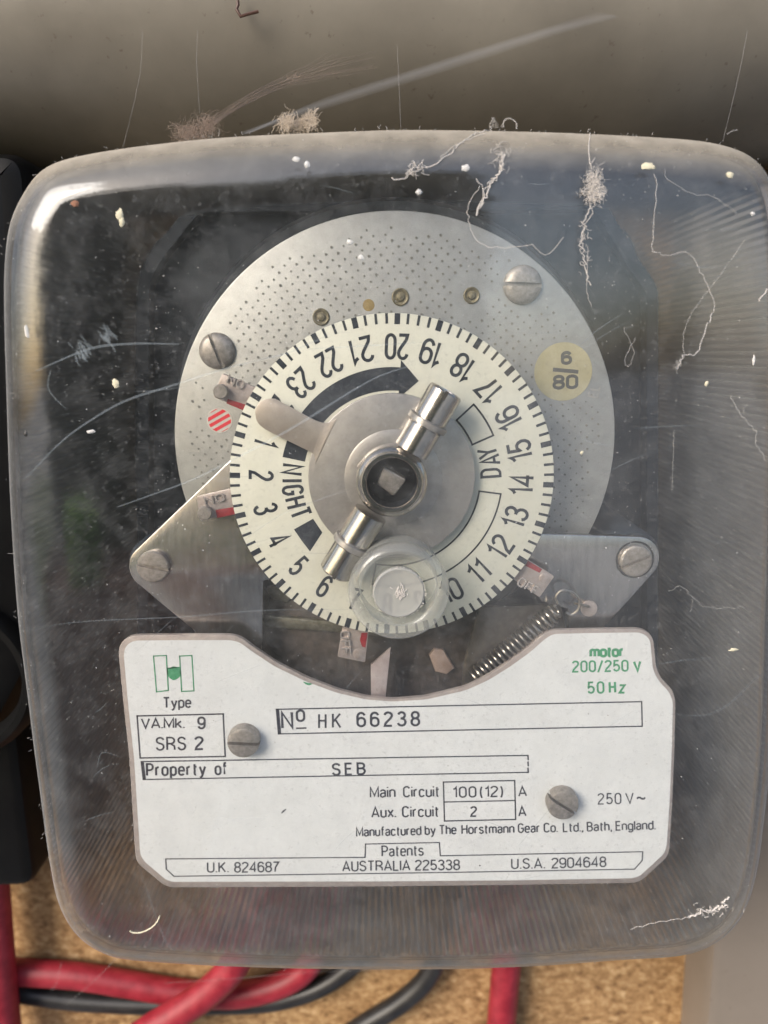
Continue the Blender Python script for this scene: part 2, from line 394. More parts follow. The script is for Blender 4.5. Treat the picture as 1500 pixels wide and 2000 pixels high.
def cover_mat(name, inner):
    m = bpy.data.materials.new(name); m.use_nodes = True; t = m.node_tree; t.nodes.clear()
    o = N(m, 'ShaderNodeOutputMaterial')
    tr = N(m, 'ShaderNodeBsdfTransparent'); tr.inputs[0].default_value = (.965, .97, .965, 1)
    gl = N(m, 'ShaderNodeBsdfGlossy'); gl.inputs['Roughness'].default_value = .07
    lw = N(m, 'ShaderNodeLayerWeight'); lw.inputs[0].default_value = .5
    fr = mth(m, 'ADD', mth(m, 'MULTIPLY', mth(m, 'POWER', lw.outputs['Facing'], 5), .94), .055, True)
    m1 = N(m, 'ShaderNodeMixShader'); L(m, fr, m1.inputs[0]); L(m, tr.outputs[0], m1.inputs[1]); L(m, gl.outputs[0], m1.inputs[2])
    df = N(m, 'ShaderNodeBsdfDiffuse')
    v = coords(m)
    geo = N(m, 'ShaderNodeNewGeometry'); sp = N(m, 'ShaderNodeSeparateXYZ'); L(m, geo.outputs['Normal'], sp.inputs[0])
    if not inner:
        cm = N(m, 'ShaderNodeMixRGB'); cm.inputs[1].default_value = (.42, .43, .44, 1); cm.inputs[2].default_value = (.36, .325, .27, 1)
        L(m, ramp(m, sp.outputs['Z'], [(.1, (0,) * 3), (.6, (1,) * 3)]), cm.inputs[0]); L(m, cm.outputs[0], df.inputs[0])
        big = noise(m, v, .018, 4, .65); fine = noise(m, v, 1.1, 3, .7)
        a = ramp(m, big, [(.3, (.02,) * 3), (.7, (.045,) * 3)]); a = mth(m, 'ADD', a, ramp(m, noise(m, v, .16, 8, .75), [(.45, (0,) * 3), (.75, (.09,) * 3)]))
        b_ = ramp(m, fine, [(.58, (0,) * 3), (.85, (.22,) * 3)])
        top = mth(m, 'MULTIPLY', ramp(m, sp.outputs['Z'], [(.12, (0,) * 3), (.85, (1,) * 3)]), .74)
        top = mth(m, 'MULTIPLY', top, ramp(m, noise(m, v, .25, 4), [(.3, (.6,) * 3), (.7, (1,) * 3)]))
        rim_sheen = mth(m, 'MULTIPLY', mth(m, 'POWER', lw.outputs['Facing'], 4), .45)  # rim highlight put into the diffuse film, stronger at grazing view
        fac = mth(m, 'ADD', mth(m, 'ADD', mth(m, 'ADD', a, b_), top), rim_sheen, True)
        rm = mth(m, 'ADD', mth(m, 'MULTIPLY', fine, .09), .015); L(m, rm, gl.inputs['Roughness'])
    else:
        uv = N(m, 'ShaderNodeUVMap'); su = N(m, 'ShaderNodeSeparateXYZ'); L(m, uv.outputs[0], su.inputs[0])
        u = mth(m, 'MULTIPLY', su.outputs['X'], 1.0)
        cb = N(m, 'ShaderNodeCombineXYZ'); L(m, u, cb.inputs[0]); L(m, mth(m, 'MULTIPLY', su.outputs['Y'], .02), cb.inputs[1])
        wob = noise(m, cb.outputs[0], 1.1, 4, .7)
        ribm = ramp(m, mth(m, 'ADD', mth(m, 'MULTIPLY', sp.outputs['Z'], .5), .5), [(.12, (0,) * 3), (.4, (1,) * 3)])      # no fluting on the top wall
        wv = mth(m, 'SINE', mth(m, 'ADD', mth(m, 'MULTIPLY', u, 2 * pi / 1.5), mth(m, 'MULTIPLY', wob, 2.2)))
        rib = ramp(m, wv, [(.15, (0,) * 3), (.95, (1,) * 3)])
        side = mth(m, 'SUBTRACT', 1.0, mth(m, 'ABSOLUTE', sp.outputs['Y']), True)
        patch = ramp(m, noise(m, v, .03, 3), [(.3, (.35,) * 3), (.65, (1,) * 3)])
        wide = mth(m, 'SINE', mth(m, 'ADD', mth(m, 'MULTIPLY', u, 2 * pi / 3.1), mth(m, 'MULTIPLY', wob, 9.0)))
        wide = ramp(m, wide, [(.2, (.45,) * 3), (.9, (1,) * 3)])
        st = mth(m, 'MULTIPLY', mth(m, 'MULTIPLY', mth(m, 'MULTIPLY', mth(m, 'MULTIPLY', rib, wide), patch), ribm), .36)
        st = mth(m, 'ADD', st, mth(m, 'MULTIPLY', patch, .27))
        sm = ramp(m, side, [(.55, (0,) * 3), (.9, (1,) * 3)])
        fac = mth(m, 'MULTIPLY', st, sm, True)
        df.inputs[0].default_value = (.25, .25, .247, 1)
        # the fluting scatters what lies beyond the wall
        rf = N(m, 'ShaderNodeBsdfRefraction'); rf.inputs['IOR'].default_value = 1.16; rf.inputs['Roughness'].default_value = .45; rf.inputs[0].default_value = (.93, .93, .93, 1)
        bp = N(m, 'ShaderNodeBump'); bp.inputs['Strength'].default_value = .8; bp.inputs['Distance'].default_value = .0004
        L(m, wv, bp.inputs['Height']); L(m, mth(m, 'MULTIPLY', ribm, .5), bp.inputs['Strength']); L(m, bp.outputs[0], rf.inputs['Normal'])
        m0 = N(m, 'ShaderNodeMixShader'); L(m, sm, m0.inputs[0]); L(m, tr.outputs[0], m0.inputs[1]); L(m, rf.outputs[0], m0.inputs[2])
        L(m, m0.outputs[0], m1.inputs[1])
    m2 = N(m, 'ShaderNodeMixShader'); L(m, fac, m2.inputs[0]); L(m, m1.outputs[0], m2.inputs[1]); L(m, df.outputs[0], m2.inputs[2])
    L(m, m2.outputs[0], o.inputs[0]); return m
COUT = cover_mat('clear_cover_outside', False); CIN = cover_mat('clear_cover_inside', True)
FROST = bpy.data.materials.new('frosted_plastic'); FROST.use_nodes = True
_p = P_(FROST); _p.inputs['Base Color'].default_value = (.31, .31, .295, 1); _p.inputs['Roughness'].default_value = .35
_p.inputs['Alpha'].default_value = .74
def clear(name, haze, rough):
    m = bpy.data.materials.new(name); m.use_nodes = True; m.node_tree.nodes.clear()
    o = N(m, 'ShaderNodeOutputMaterial'); tr = N(m, 'ShaderNodeBsdfTransparent'); tr.inputs[0].default_value = (.96, .965, .955, 1)
    gl = N(m, 'ShaderNodeBsdfGlossy'); gl.inputs['Roughness'].default_value = rough
    lw = N(m, 'ShaderNodeLayerWeight'); lw.inputs[0].default_value = .5
    fr = mth(m, 'ADD', mth(m, 'MULTIPLY', mth(m, 'POWER', lw.outputs['Facing'], 3.5), .8), .05, True)
    m1 = N(m, 'ShaderNodeMixShader'); L(m, fr, m1.inputs[0]); L(m, tr.outputs[0], m1.inputs[1]); L(m, gl.outputs[0], m1.inputs[2])
    df = N(m, 'ShaderNodeBsdfDiffuse'); df.inputs[0].default_value = (.7, .7, .66, 1)
    m2 = N(m, 'ShaderNodeMixShader'); L(m, mth(m, 'ADD', mth(m, 'MULTIPLY', mth(m, 'POWER', lw.outputs['Facing'], 2), .35), haze), m2.inputs[0])
    L(m, m1.outputs[0], m2.inputs[1]); L(m, df.outputs[0], m2.inputs[2]); L(m, m2.outputs[0], o.inputs[0]); return m
CLEARB = clear('moulded_boss', .10, .15)

# ================================================================== SETTING
BOARD_H = -72
b = B(); b.box(-700, 700, -600, 700, BOARD_H - 18, BOARD_H); b.make('backboard', CHIP, kind='structure')
PAVE = mottled('paving', (.36, .355, .34), (.46, .45, .43), 3, .85, vscale=(1, 1, 1))
b = B(); vs = [b.bm.verts.new(p) for p in ((-40, -60, -1.3), (40, -60, -1.3), (40, 20, -1.3), (-40, 20, -1.3))]; b.f(vs); b.make('ground', PAVE, kind='structure')
LAWN = mottled('lawn_grass', (.05, .10, .02), (.10, .17, .05), 12, .9, vscale=(1, 1, 1))
b = B(); vs = [b.bm.verts.new(p) for p in ((-9, -9, -1.29), (-.5, -9, -1.29), (-.5, -3.2, -1.29), (-9, -3.2, -1.29))]; b.f(vs); b.make('added_lawn', LAWN, kind='structure')  # grass patch added out of view for a mild green tint in reflections

# leafy screen added out of view to darken the reflection in the cover
LEAF = mottled('added_hedge_leaf', (.018, .035, .010), (.05, .09, .025), 40, .6, vscale=(1, 1, 1))
bm = bmesh.new(); rr = random.Random(3)
for k in range(13000):
    x = rr.uniform(-1.9, .42); z = rr.uniform(-1.3, 1.35 + .12 * sin(x * 3)); y = -3.1 + rr.gauss(0, .12) - .1 * sin(x * 5 + z * 4)
    e = Vector((rr.gauss(0, 1), rr.gauss(0, .6), rr.gauss(0, 1))).normalized() * .05; g = e.cross(Vector((rr.gauss(0, .4), 1, rr.gauss(0, .4)))).normalized() * .03
    c = Vector((x, y, z)); bm.faces.new([bm.verts.new(q) for q in (c - e, c + g, c + e, c - g)])
def _bx(x0, x1, y0, y1, z0, z1):
    q = [bm.verts.new((x, y, z)) for z in (z0, z1) for y in (y0, y1) for x in (x0, x1)]
    for f in ((0, 1, 3, 2), (4, 6, 7, 5), (0, 4, 5, 1), (2, 3, 7, 6), (0, 2, 6, 4), (1, 5, 7, 3)): bm.faces.new([q[i] for i in f])
_bx(-1.85, .34, -3.5, -3.15, -1.3, 1.28)
me = bpy.data.meshes.new('added_hedge'); bm.to_mesh(me); bm.free(); me.materials.append(LEAF)
hg = bpy.data.objects.new('added_hedge', me); COL.objects.link(hg); hg['label'] = 'added unseen dark leafy screen that darkens the reflection in the left of the clear cover'; hg['category'] = 'added_hedge'

# green blades added out of view, shaped for a green reflection in the cover
bm = bmesh.new()
for k in range(60):
    x0, y0 = -.60 + rr.gauss(0, .013), -1.15 + rr.gauss(0, .015); lean = rr.gauss(-.004, .012); hh = rr.uniform(.11, .165); wd = rr.uniform(.006, .010); prev = None
    for i in range(9):
        t = i / 8; c = Vector((x0 + lean * t * t, y0 + lean * .4 * t, -.352 + hh * t)); e = Vector((1, rr.gauss(0, .05), 0)) * wd * (1 - t ** 3 * .95)
        cur = (bm.verts.new(c - e), bm.verts.new(c + Vector((0, .004, 0))), bm.verts.new(c + e))
        if prev:
            bm.faces.new((prev[0], prev[1], cur[1], cur[0])); bm.faces.new((prev[1], prev[2], cur[2], cur[1]))
        prev = cur
me = bpy.data.meshes.new('added_plant'); bm.to_mesh(me); bm.free(); 
BL = bpy.data.materials.new('bright_leaf'); BL.use_nodes = True; BL.node_tree.nodes.clear()
_o = N(BL, 'ShaderNodeOutputMaterial'); _d = N(BL, 'ShaderNodeBsdfDiffuse'); _d.inputs[0].default_value = (.16, .40, .05, 1)
_t = N(BL, 'ShaderNodeBsdfTranslucent'); _t.inputs[0].default_value = (.55, .90, .15, 1); _m = N(BL, 'ShaderNodeMixShader'); _m.inputs[0].default_value = .6
L(BL, _d.outputs[0], _m.inputs[1]); L(BL, _t.outputs[0], _m.inputs[2]); L(BL, _m.outputs[0], _o.inputs[0]); me.materials.append(BL)
pt = bpy.data.objects.new('added_plant', me); COL.objects.link(pt); pt['label'] = 'added unseen bright green leaf blades in a brown pot, giving a green reflection at the left of the cover'; pt['category'] = 'added_plant'
bm = bmesh.new(); q = [[bm.verts.new((-.60 + sx * w_, -1.2 + sy * w_ * .55, z)) for sx, sy in ((-1, -1), (1, -1), (1, 1), (-1, 1))] for w_, z in ((.19, -1.3), (.24, -.40), (.26, -.40), (.26, -.34), (.225, -.34), (.225, -.36))]  # pot added out of view for the brown reflection below the blades
for r1, r2 in zip(q, q[1:]):
    for i in range(4): bm.faces.new((r1[i], r1[(i + 1) % 4], r2[(i + 1) % 4], r2[i]))
bm.faces.new(q[-1]); me = bpy.data.meshes.new('added_planter'); bm.to_mesh(me); bm.free(); me.materials.append(mottled('terracotta', (.20, .085, .055), (.28, .13, .09), 6, .8, vscale=(1, 1, 1)))
pp = bpy.data.objects.new('added_planter', me); COL.objects.link(pp); pp['label'] = 'added unseen terracotta pot under the green leaf blades, giving a brown reflection in the cover'; pp['category'] = 'added_planter'

# housing above: one long beige case with a rolled lower edge
hz0 = at(750, 330, -58)[1]; hz1 = at(750, -60, -22)[1]
prof = [(-72, hz0 + 6), (-66, hz0)]
for i in range(13):
    a = pi / 2 * i / 12
    prof.append((-60 + 38 * sin(a), hz0 + (hz1 - hz0) * (1 - cos(a))))
prof += [(-21.5, hz1 + 60), (-21.5, 330), (-72, 330)]
b = B(); X0, X1 = -260, 260
A = [b.v(X0, z, h) for h, z in prof]; C_ = [b.v(X1, z, h) for h, z in prof]
for i in range(len(prof)): b.f([A[i], A[(i + 1) % len(prof)], C_[(i + 1) % len(prof)], C_[i]], True)
b.f(A); b.f(C_)
hs = b.make('enclosure', BEIGE, label='beige painted enclosure with rolled lower edge above the time switch', category='enclosure')

# beige box on the right
xr = at(1332, 1960, BOARD_H)[0]; zt = at(1480, 352, -54)[1]
b = B(); b.prism(rounded([(xr, -260), (xr + 140, -260), (xr + 140, zt), (xr - 9.5, zt), (xr - 9.5, -44), (xr, -50)], 3), BOARD_H, -54, 4)
b.make('junction_box', BEIGE2, label='beige box with rounded edge right of the clear cover', category='box')

# black meter on the left
xl = at(52, 1600, -45)[0]; zb = at(30, 1735, -45)[1]; zm = at(30, 1440, -45)[1]
mt = empty('electricity_meter', W(xl - 60, zb, BOARD_H), label='black electricity meter at left edge above the red cable', category='meter')
b = B(); b.prism(rounded([(xl - 110, zb), (xl, zb), (xl, zm + 8), (xl - 110, zm + 8)], 5), BOARD_H, -45, 2.5); b.make('terminal_cover', METER, mt)
xb = at(12, 900, 4)[0] - 3.2
b = B(); b.prism(rounded([(xb - 230, zm + 4), (xb - 26, zm + 4), (xb - 4, zm + 40), (xb, hz0 - 2), (xb - 230, hz0 - 2)], 6), BOARD_H, -25, 5); b.make('case', METER, mt)
b = B(); mc = at(-95, 1330, -22)
b.lathe([(20, -28), (20, -23), (18.5, -21), (17, -21), (15.5, -24), (15, -26)], *mc, n=64); b.make('dial_rim', METER, mt)

# cables
def cable(name, path, h, r, m, lab, grp):
    P = [(*at(x, y, hh), hh) for (x, y, hh) in [(p[0], p[1], p[2] if len(p) > 2 else h) for p in path]]
    b = B(); b.tube(smooth(P, 8, False), r, 20); return b.make(name, m, label=lab, category='cable', group=grp)
RC, BC = 'red insulated meter cables', 'black insulated meter cables'
HB = BOARD_H + 5
cable('red_cable', [(-24, 1650), (-14, 1740), (-5, 1850), (4, 1950), (14, 2060), (26, 2200)], HB + 6, 4.9, PVCR, 'red cable running straight down from the black meter at the left edge', RC)
cable('red_cable', [(-60, 1893), (30, 1898), (150, 1906), (250, 1922), (350, 1938), (450, 1944), (530, 1930), (585, 1903), (612, 1866), (618, 1800), (612, 1700)], HB, 4.1, PVCR, 'red cable sweeping sideways then curving up under the cover', RC)
cable('red_cable', [(500, 1780), (480, 1840), (452, 1892), (410, 1935), (350, 1977), (280, 2020), (200, 2080), (120, 2180)], HB + 9, 4.7, PVCR, 'red cable crossing diagonally over the sideways red cable', RC)
cable('red_cable', [(994, 1700), (991, 1850), (986, 1920), (979, 2000), (972, 2100), (968, 2200)], HB, 4.7, PVCR, 'red cable hanging straight down right of centre below the cover', RC)
cable('black_cable', [(-60, 1925), (40, 1940), (150, 1955), (280, 1962), (400, 1962), (520, 1958), (610, 1935), (670, 1900), (705, 1862), (730, 1780)], HB - 2, 3.0, PVCB, 'black cable lying under the red ones and rising beneath the cover', BC)
cable('black_cable', [(865, 1780), (856, 1860), (830, 1915), (780, 1960), (715, 2000), (640, 2050), (540, 2120)], HB, 3.3, PVCB, 'black cable curving down to the left between the red ones', BC)

# ================================================================== TIME SWITCH
ts = empty('time_switch', W(2, -80, -66), label='old mechanical time switch with 24 hour dial under a dusty clear cover', category='time switch')

# --- base
bo = pts([(272, 1485), (272, 545), (300, 492), (372, 402), (400, 388), (1150, 384), (1180, 400), (1240, 505), (1280, 560), (1280, 1485)], -60)
b = B(); b.prism(bo, -66, -60, 1); b.make('base', BAKE, ts)
b = B()
oo = rounded(inset(bo, 1.0), 3)
b.ring(oo, inset(oo, 3.0), -60, -55); b.make('base_rim', BAKE, ts)
# --- case drum behind the disc
dc = at(768, 838, -8)
DR = 43.2
b = B(); b.lathe([(DR + 2.2, -60), (DR + 2.2, -15), (DR + 1.2, -13.5), (DR - 1, -13.5), (DR - 1, -17)], *dc, n=96, capb=True); b.make('drum', DARKGREY, ts)
# --- gear case / mechanism block below
def blk(name, px, h0, h1, m, bev=.4, **k):
    b = B(); b.prism(pts(px, h1), h0, h1, bev); return b.make(name, m, ts, **k)
blk('motor_block', [(395, 1195), (1160, 1195), (1160, 1500), (395, 1500)], -58, -16, DARK)
blk('gear_plate', [(505, 1240), (560, 1300), (650, 1350), (760, 1376), (900, 1352), (1000, 1292), (1050, 1190), (525, 1170)], -16, -8.9, mottled('brown_fibre_plate', (.055, .045, .040), (.10, .08, .07), .6, .5))
blk('contact_strip', [(513, 1206), (524, 1203), (640, 1213), (740, 1222), (735, 1243), (640, 1234), (530, 1227), (515, 1224)], -9, -7.5, STEELBLK)
blk('contact_strip', [(520, 1150), (545, 1142), (575, 1160), (560, 1178), (530, 1170)], -10, -8.2, STEELBLK)
blk('copper_tab', [(838, 1280), (848, 1268), (866, 1269), (888, 1306), (872, 1318), (850, 1312)], -8.8, -7.9, mottled('copper_tab', (.42, .29, .23), (.52, .39, .33), .6, .4, .3))
blk('side_plate', [(790, 1325), (905, 1300), (930, 1345), (880, 1400), (780, 1400)], -12, -11, DARK)
blk('side_plate', [(935, 1186), (1095, 1180), (1110, 1240), (1010, 1320), (900, 1390), (905, 1300)], -7, -6, mottled('brown_reflection_steel', (.10, .085, .07), (.17, .145, .12), .4, .35, .6))  # second plate is steel with a brown reflection put into its colour
blk('pointer', [(725, 1375), (724, 1299), (763, 1266), (752, 1375)], -3.4, -2.6, mottled('pink_pointer', (.42, .34, .33), (.50, .43, .42), .3, .4, .25), .15)

# --- perforated disc
DH = -7
dl = at(340, 850, DH); dr = at(1200, 880, DH); dt = at(800, 410, DH)
R_D = (dr[0] - dl[0]) / 2; DC = ((dr[0] + dl[0]) / 2, dt[1] - R_D)
b = B(); zcut = at(750, 1090, DH)[1]; b.prism([p for p in circ(*DC, R_D, 200) if p[1] > zcut], DH - 1.6, DH, .3)
disc = b.make('perforated_disc', ALU, ts)
# dimples: a skewed lattice of flat dark discs
o0 = at(620, 460, DH); a1 = at(743.7, 457.4, DH); b1 = at(732.8, 471, DH)
A0 = Vector(at(720, 500, DH)); VA = Vector(at(743.6, 497.4, DH)) - A0; VB = Vector(at(732.8, 511.3, DH)) - A0
keep = [(at(421, 685, DH), 4.8), (at(1023, 555, DH), 5.2), (at(627, 619, DH), 2.6), (at(720, 596, DH), 2.2), (at(782, 580, DH), 2.8), (at(921, 577, DH), 4.2),
        (at(1100, 724, DH), 6.2), (at(429, 821, DH), 3.6), (at(600, 462, DH), 3.6), (at(430, 760, DH), 3.0)]
b = B()
for i in range(-60, 60):
    for j in range(-60, 60):
        p = A0 + VA * i + VB * j
        d = (p - Vector(DC)).length
        if d > R_D - 2.8 or d < 24 or p.y < -12: continue
        if d > R_D - 4.2 and random.random() < .5: continue
        if any((p - Vector(q)).length < r_ for q, r_ in keep): continue
        rr = random.uniform(.15, .25)
        # flat dark disc, the pit's shade put into its colour; raised lower lip
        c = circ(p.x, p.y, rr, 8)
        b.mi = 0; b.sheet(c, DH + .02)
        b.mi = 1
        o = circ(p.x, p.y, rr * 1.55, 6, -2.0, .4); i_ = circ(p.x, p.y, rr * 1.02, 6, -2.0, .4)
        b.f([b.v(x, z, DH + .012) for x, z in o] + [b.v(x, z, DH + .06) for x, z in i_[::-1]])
b.make('dimple', [PIT_SHADE, ALU], disc, kind='stuff', recalc=False)
for nm, (px, py), r, kind in (('eyelet', (627, 619), 1.65, 0), ('brass_plug', (720, 596), 1.15, 1), ('eyelet', (782, 580), 1.7, 0), ('eyelet', (921, 577), 1.6, 0)):
    c = at(px, py, DH); b = B()
    if kind: b.lathe([(r, DH + .02), (r * .9, DH + .03), (.01, DH + .03)], *c, n=24); b.make(nm, OCHRE, disc)
    else:
        b.lathe([(r, DH), (r, DH + .18), (r * .88, DH + .3), (r * .72, DH + .2), (r * .62, DH + .05), (r * .5, DH + .05), (r * .42, DH + .35), (.01, DH + .5)], *c, n=28)
        b.make(nm, BRASS, disc)

def screw(name, px, py, h, r, hd, ang, dome, m, parent, z0=0.0, clearance_shade=False):
    """slotted screw: head cut in two halves by a real slot"""
    c = at(px, py, h + hd); b = B(); sw = r * .10
    n = 22
    lv = [(r, 0), (r, hd * .7), (r * .93, hd * .93), (r * .80, hd)] if not dome else [(r, 0), (r, hd * .25), (r * .93, hd * .5), (r * .75, hd * .75), (r * .5, hd * .92)]
    for sgn in (1, -1):
        rows = []
        for rr, hh in lv:
            a = math.asin(min(.95, sw / rr)); row = []
            for i in range(n + 1):
                t = a + (pi - 2 * a) * i / n
                row.append((rr * cos(t), sgn * rr * sin(t), hh))
            rows.append(row)
        Vr = []
        for row in rows:
            Vr.append([b.v(c[0] + x * cos(ang) - z * sin(ang), c[1] + x * sin(ang) + z * cos(ang), h + z0 + hh) for x, z, hh in row])
        for q, t in zip(Vr, Vr[1:]):
            for i in range(n): b.f([q[i], q[i + 1], t[i + 1], t[i]], True)
            b.f([q[0], t[0], t[-1], q[-1]])
        b.f(Vr[-1]); 
    # slot floor
    fl = hd * .45; k = r * .97
    b.f([b.v(c[0] + x * cos(ang) - z * sin(ang), c[1] + x * sin(ang) + z * cos(ang), h + z0 + fl) for x, z in ((-k, -sw), (k, -sw), (k, sw), (-k, sw))])
    o = b.make(name, m, parent)
    return o
screw('screw', 1023, 555, DH, 3.7, 1.6, radians(-4), True, SCREW, disc)
screw('screw', 421, 685, DH, 3.5, 1.6, radians(-70), True, SCREW, disc)
# striped flag behind its window
c = at(429, 821, DH); b = B(); b.mi = 0; b.lathe([(2.55, DH), (2.5, DH + .06), (2.35, DH + .05), (.01, DH + .05)], *c, n=32)
b.mi = 1
for k in range(-2, 3):
    y0, y1 = k * 1.22 - .33, k * 1.22 + .33
    if abs(y0) > 2.3 and abs(y1) > 2.3: continue
    P = []
    for yy, sg in ((y0, 1), (y0, -1), (y1, -1), (y1, 1)):
        yy = max(-2.25, min(2.25, yy)); x = sg * sqrt(max(.01, 2.3 ** 2 - yy * yy)); P.append((x, yy))
    t = radians(28)
    b.sheet([(c[0] + x * cos(t) - y * sin(t), c[1] + x * sin(t) + y * cos(t)) for x, y in P], DH + .09)
b.make('flag_window', [mat('flag_white', (.62, .58, .52), .5), mat('flag_red', (.75, .03, .045), .45)], disc)
# sticker
c = at(1100, 726, DH); b = B(); b.mi = 0; b.prism(circ(*c, 5.7, 48), DH + .01, DH + .08)
b.mi = 1
mtext(b, '6', *at(1106, 699, DH), radians(92), 2.2, 2.7, DH + .12, .62)
b.line(pts([(1083, 722), (1126, 726)], DH), .75, DH + .12)
mtext(b, '80', *at(1104, 746, DH), radians(91), 5.1, 2.9, DH + .12, .62)
b.make('sticker', [STICK, GREYINK], disc)
b = B(); mtext(b, 'EL', *at(1161, 764, DH), radians(170), 2.6, 2.2, DH + .02, .35); b.make('stamped_mark', mat('faint_stamp', (.36, .35, .33), .5, .4), disc)

# --- bracket plate
BH = -3.4
cl = at(297, 1108, BH); cr = at(1243, 1092, BH)
def arc_px(c, r, a0, a1, n=10): return [(c[0] + r * cos(radians(a0 + (a1 - a0) * i / n)), c[1] + r * sin(radians(a0 + (a1 - a0) * i / n))) for i in range(n + 1)]
o = arc_px(cl, 4.7, 132, 222) + pts([(386, 1238), (420, 1275), (512, 1275), (514, 1135), (560, 1120), (700, 1160), (900, 1150), (1020, 1120), (1058, 1175), (1110, 1190), (1110, 1275), (1150, 1262), (1172, 1235)], BH)
o += arc_px(cr, 4.7, -45, 92) + pts([(1060, 1043), (900, 1000), (700, 850), (560, 800), (448, 900)], BH)
b = B(); b.prism(o, BH - 1.4, BH, .25); bracket = b.make('mounting_bracket', BRACKET, ts)
for c in (cl, cr):
    b = B(); b.lathe([(5.6, -60), (5.6, BH - 3), (5.0, BH - 2.2)], *c, n=40, capb=True); b.make('pillar', BAKE, ts)
screw('screw', 297, 1108, BH, 3.25, 1.2, radians(-13), False, SCREW, bracket)
screw('screw', 1243, 1097, BH, 3.25, 1.0, radians(22), False, SCREW, bracket)
b = B(); b.lathe([(3.9, BH + .02), (3.5, BH + .02)], *at(1240, 1093, BH), n=40); b.make('clearance_shade', mat('dark_gap', (.03, .03, .03), .6), bracket)  # flat dark ring: shade of the screw hole's clearance put into its colour
c = at(1150, 1188, BH); b = B(); b.prism([(c[0] + x, c[1] + z) for x, z in circ(0, 0, 1.7, 20)], BH, BH + .5, .15); b.make('spring_post', PINKM, bracket)

# --- spring
s0 = Vector((*at(930, 1322, -3.2), -3.2)); s1 = Vector((*at(1090, 1190, -1.6), -1.6))
ax = (s1 - s0).normalized(); e1 = Vector((-ax.y, ax.x, 0)).normalized(); e2 = ax.cross(e1)
P = []; turns = 19; m_ = turns * 16
for i in range(m_ + 1):
    t = i / m_; a = 2 * pi * turns * t; rr = 1.9 if t < .93 else 1.9 - 1.0 * (t - .93) / .07
    P.append(s0 + (s1 - s0) * t + e1 * rr * cos(a) + e2 * rr * sin(a))
lp = [at(1090, 1180, -1), at(1085, 1165, -1), at(1096, 1153, -1), at(1115, 1155, -1), at(1130, 1170, -1), at(1128, 1190, -1), at(1115, 1200, -1), at(1105, 1195, -1)]
b = B(); b.tube(P, .26, 7); b.tube(smooth([(*q, -.8) for q in lp], 6, False), .22, 7)
b.tube([(*at(1122, 1178, -1), -1), (*at(1150, 1185, -2.5), -2.6)], .3, 8)
b.make('spring', mottled('spring_steel', (.30, .26, .22), (.44, .40, .35), 1.0, .3, .95), ts)

# --- dial
HD = 1.0
q = [at(448, 925, HD), at(1082, 925, HD), at(765, 612, HD), at(765, 1237, HD)]
RD = (q[1][0] - q[0][0]) / 2; DD = ((q[1][0] + q[0][0]) / 2, (q[2][1] + q[3][1]) / 2)
b = B(); b.prism(circ(*DD, RD, 192), HD - 1.5, HD, .12); dial = b.make('dial', CREAM, ts)
def pol(r, a): return (DD[0] + r * sin(a), DD[1] + r * cos(a))            # a clockwise from the top
def ang_of(px, py, h=HD):
    p = at(px, py, h); return atan2(p[0] - DD[0], p[1] - DD[1])
def rad_of(px, py, h=HD):
    p = at(px, py, h); return hypot(p[0] - DD[0], p[1] - DD[1])
A20 = ang_of(776, 622)
hp = HD + .03
b = B()
for k in range(96):
    a = A20 + k * 2 * pi / 96; wd = 1.05 if k % 4 == 0 else .50
    r1, r2 = RD - .03, RD - (2.0 if k % 4 == 0 else 1.9)
    da1, da2 = wd / 2 / r1, wd / 2 / r2
    b.sheet([pol(r1, a - da1), pol(r1, a + da1), pol(r2, a + da2), pol(r2, a - da2)], hp)
b.make('tick_marks', DIALINK, dial, kind='stuff')
rn = rad_of(772, 677); b = B()
for hh in range(1, 25):
    a = A20 + (20 - hh) * radians(15) + (radians(.2)); c = pol(rn, a)
    t = str(hh); wd = 4.5 if hh >= 10 else 2.1
    if hh in (11,): wd = 3.6
    if hh == 1: wd = 1.2
    if hh in (10, 12, 13, 14, 15, 16, 17, 18, 19, 21): wd = 4.2
    mtext(b, t, *c, pi / 2 - a + pi, wd, 4.85, hp, .60, 1.05)
b.make('numerals', DIALINK, dial)
def arcband(b, ri, ro, a0, a1, h, n=40):
    P = [pol(ro, a0 + (a1 - a0) * i / n) for i in range(n + 1)] + [pol(ri, a1 - (a1 - a0) * i / n) for i in range(n + 1)]
    return P
ro_, ri_ = rad_of(775, 717), rad_of(775, 763)
b = B()
b.sheet(arcband(b, ri_, ro_, ang_of(573, 897), ang_of(786, 740), hp), hp)
b.sheet(pts([(783, 703), (818, 744), (778, 778)], HD), hp + .015)
b.sheet(pts([(611.5, 1013), (629.5, 1040), (605.5, 1077), (590, 1057), (574, 1034)], HD), hp)
for t, px, py, wd in (('N', 571, 917, 2.1), ('I', 570.5, 939, .55), ('G', 572, 957.5, 2.05), ('H', 577.5, 981, 2.1), ('T', 587, 1002, 2.0)):
    a = ang_of(px, py); mtext(b, t, *at(px, py, HD), pi / 2 - a + pi, wd, 4.3, hp, .60)
for t, px, py, wd in (('D', 958.5, 924, 1.9), ('A', 957.5, 899, 2.1), ('Y', 952, 884, 2.1)):
    a = ang_of(px, py); mtext(b, t, *at(px, py, HD), pi / 2 - a + pi, wd, 4.1, hp, .52)
def outline(a0, a1, r1, r2, n): return [pol(r2, a0 + (a1 - a0) * i / n) for i in range(n + 1)] + [pol(r1, a1 - (a1 - a0) * i / n) for i in range(n + 1)]
dr1, dr2 = rad_of(936, 959), rad_of(978, 965)
b.line(outline(ang_of(926, 789), ang_of(962, 851), rad_of(912, 848), rad_of(946, 817), 8), .36, hp, True)
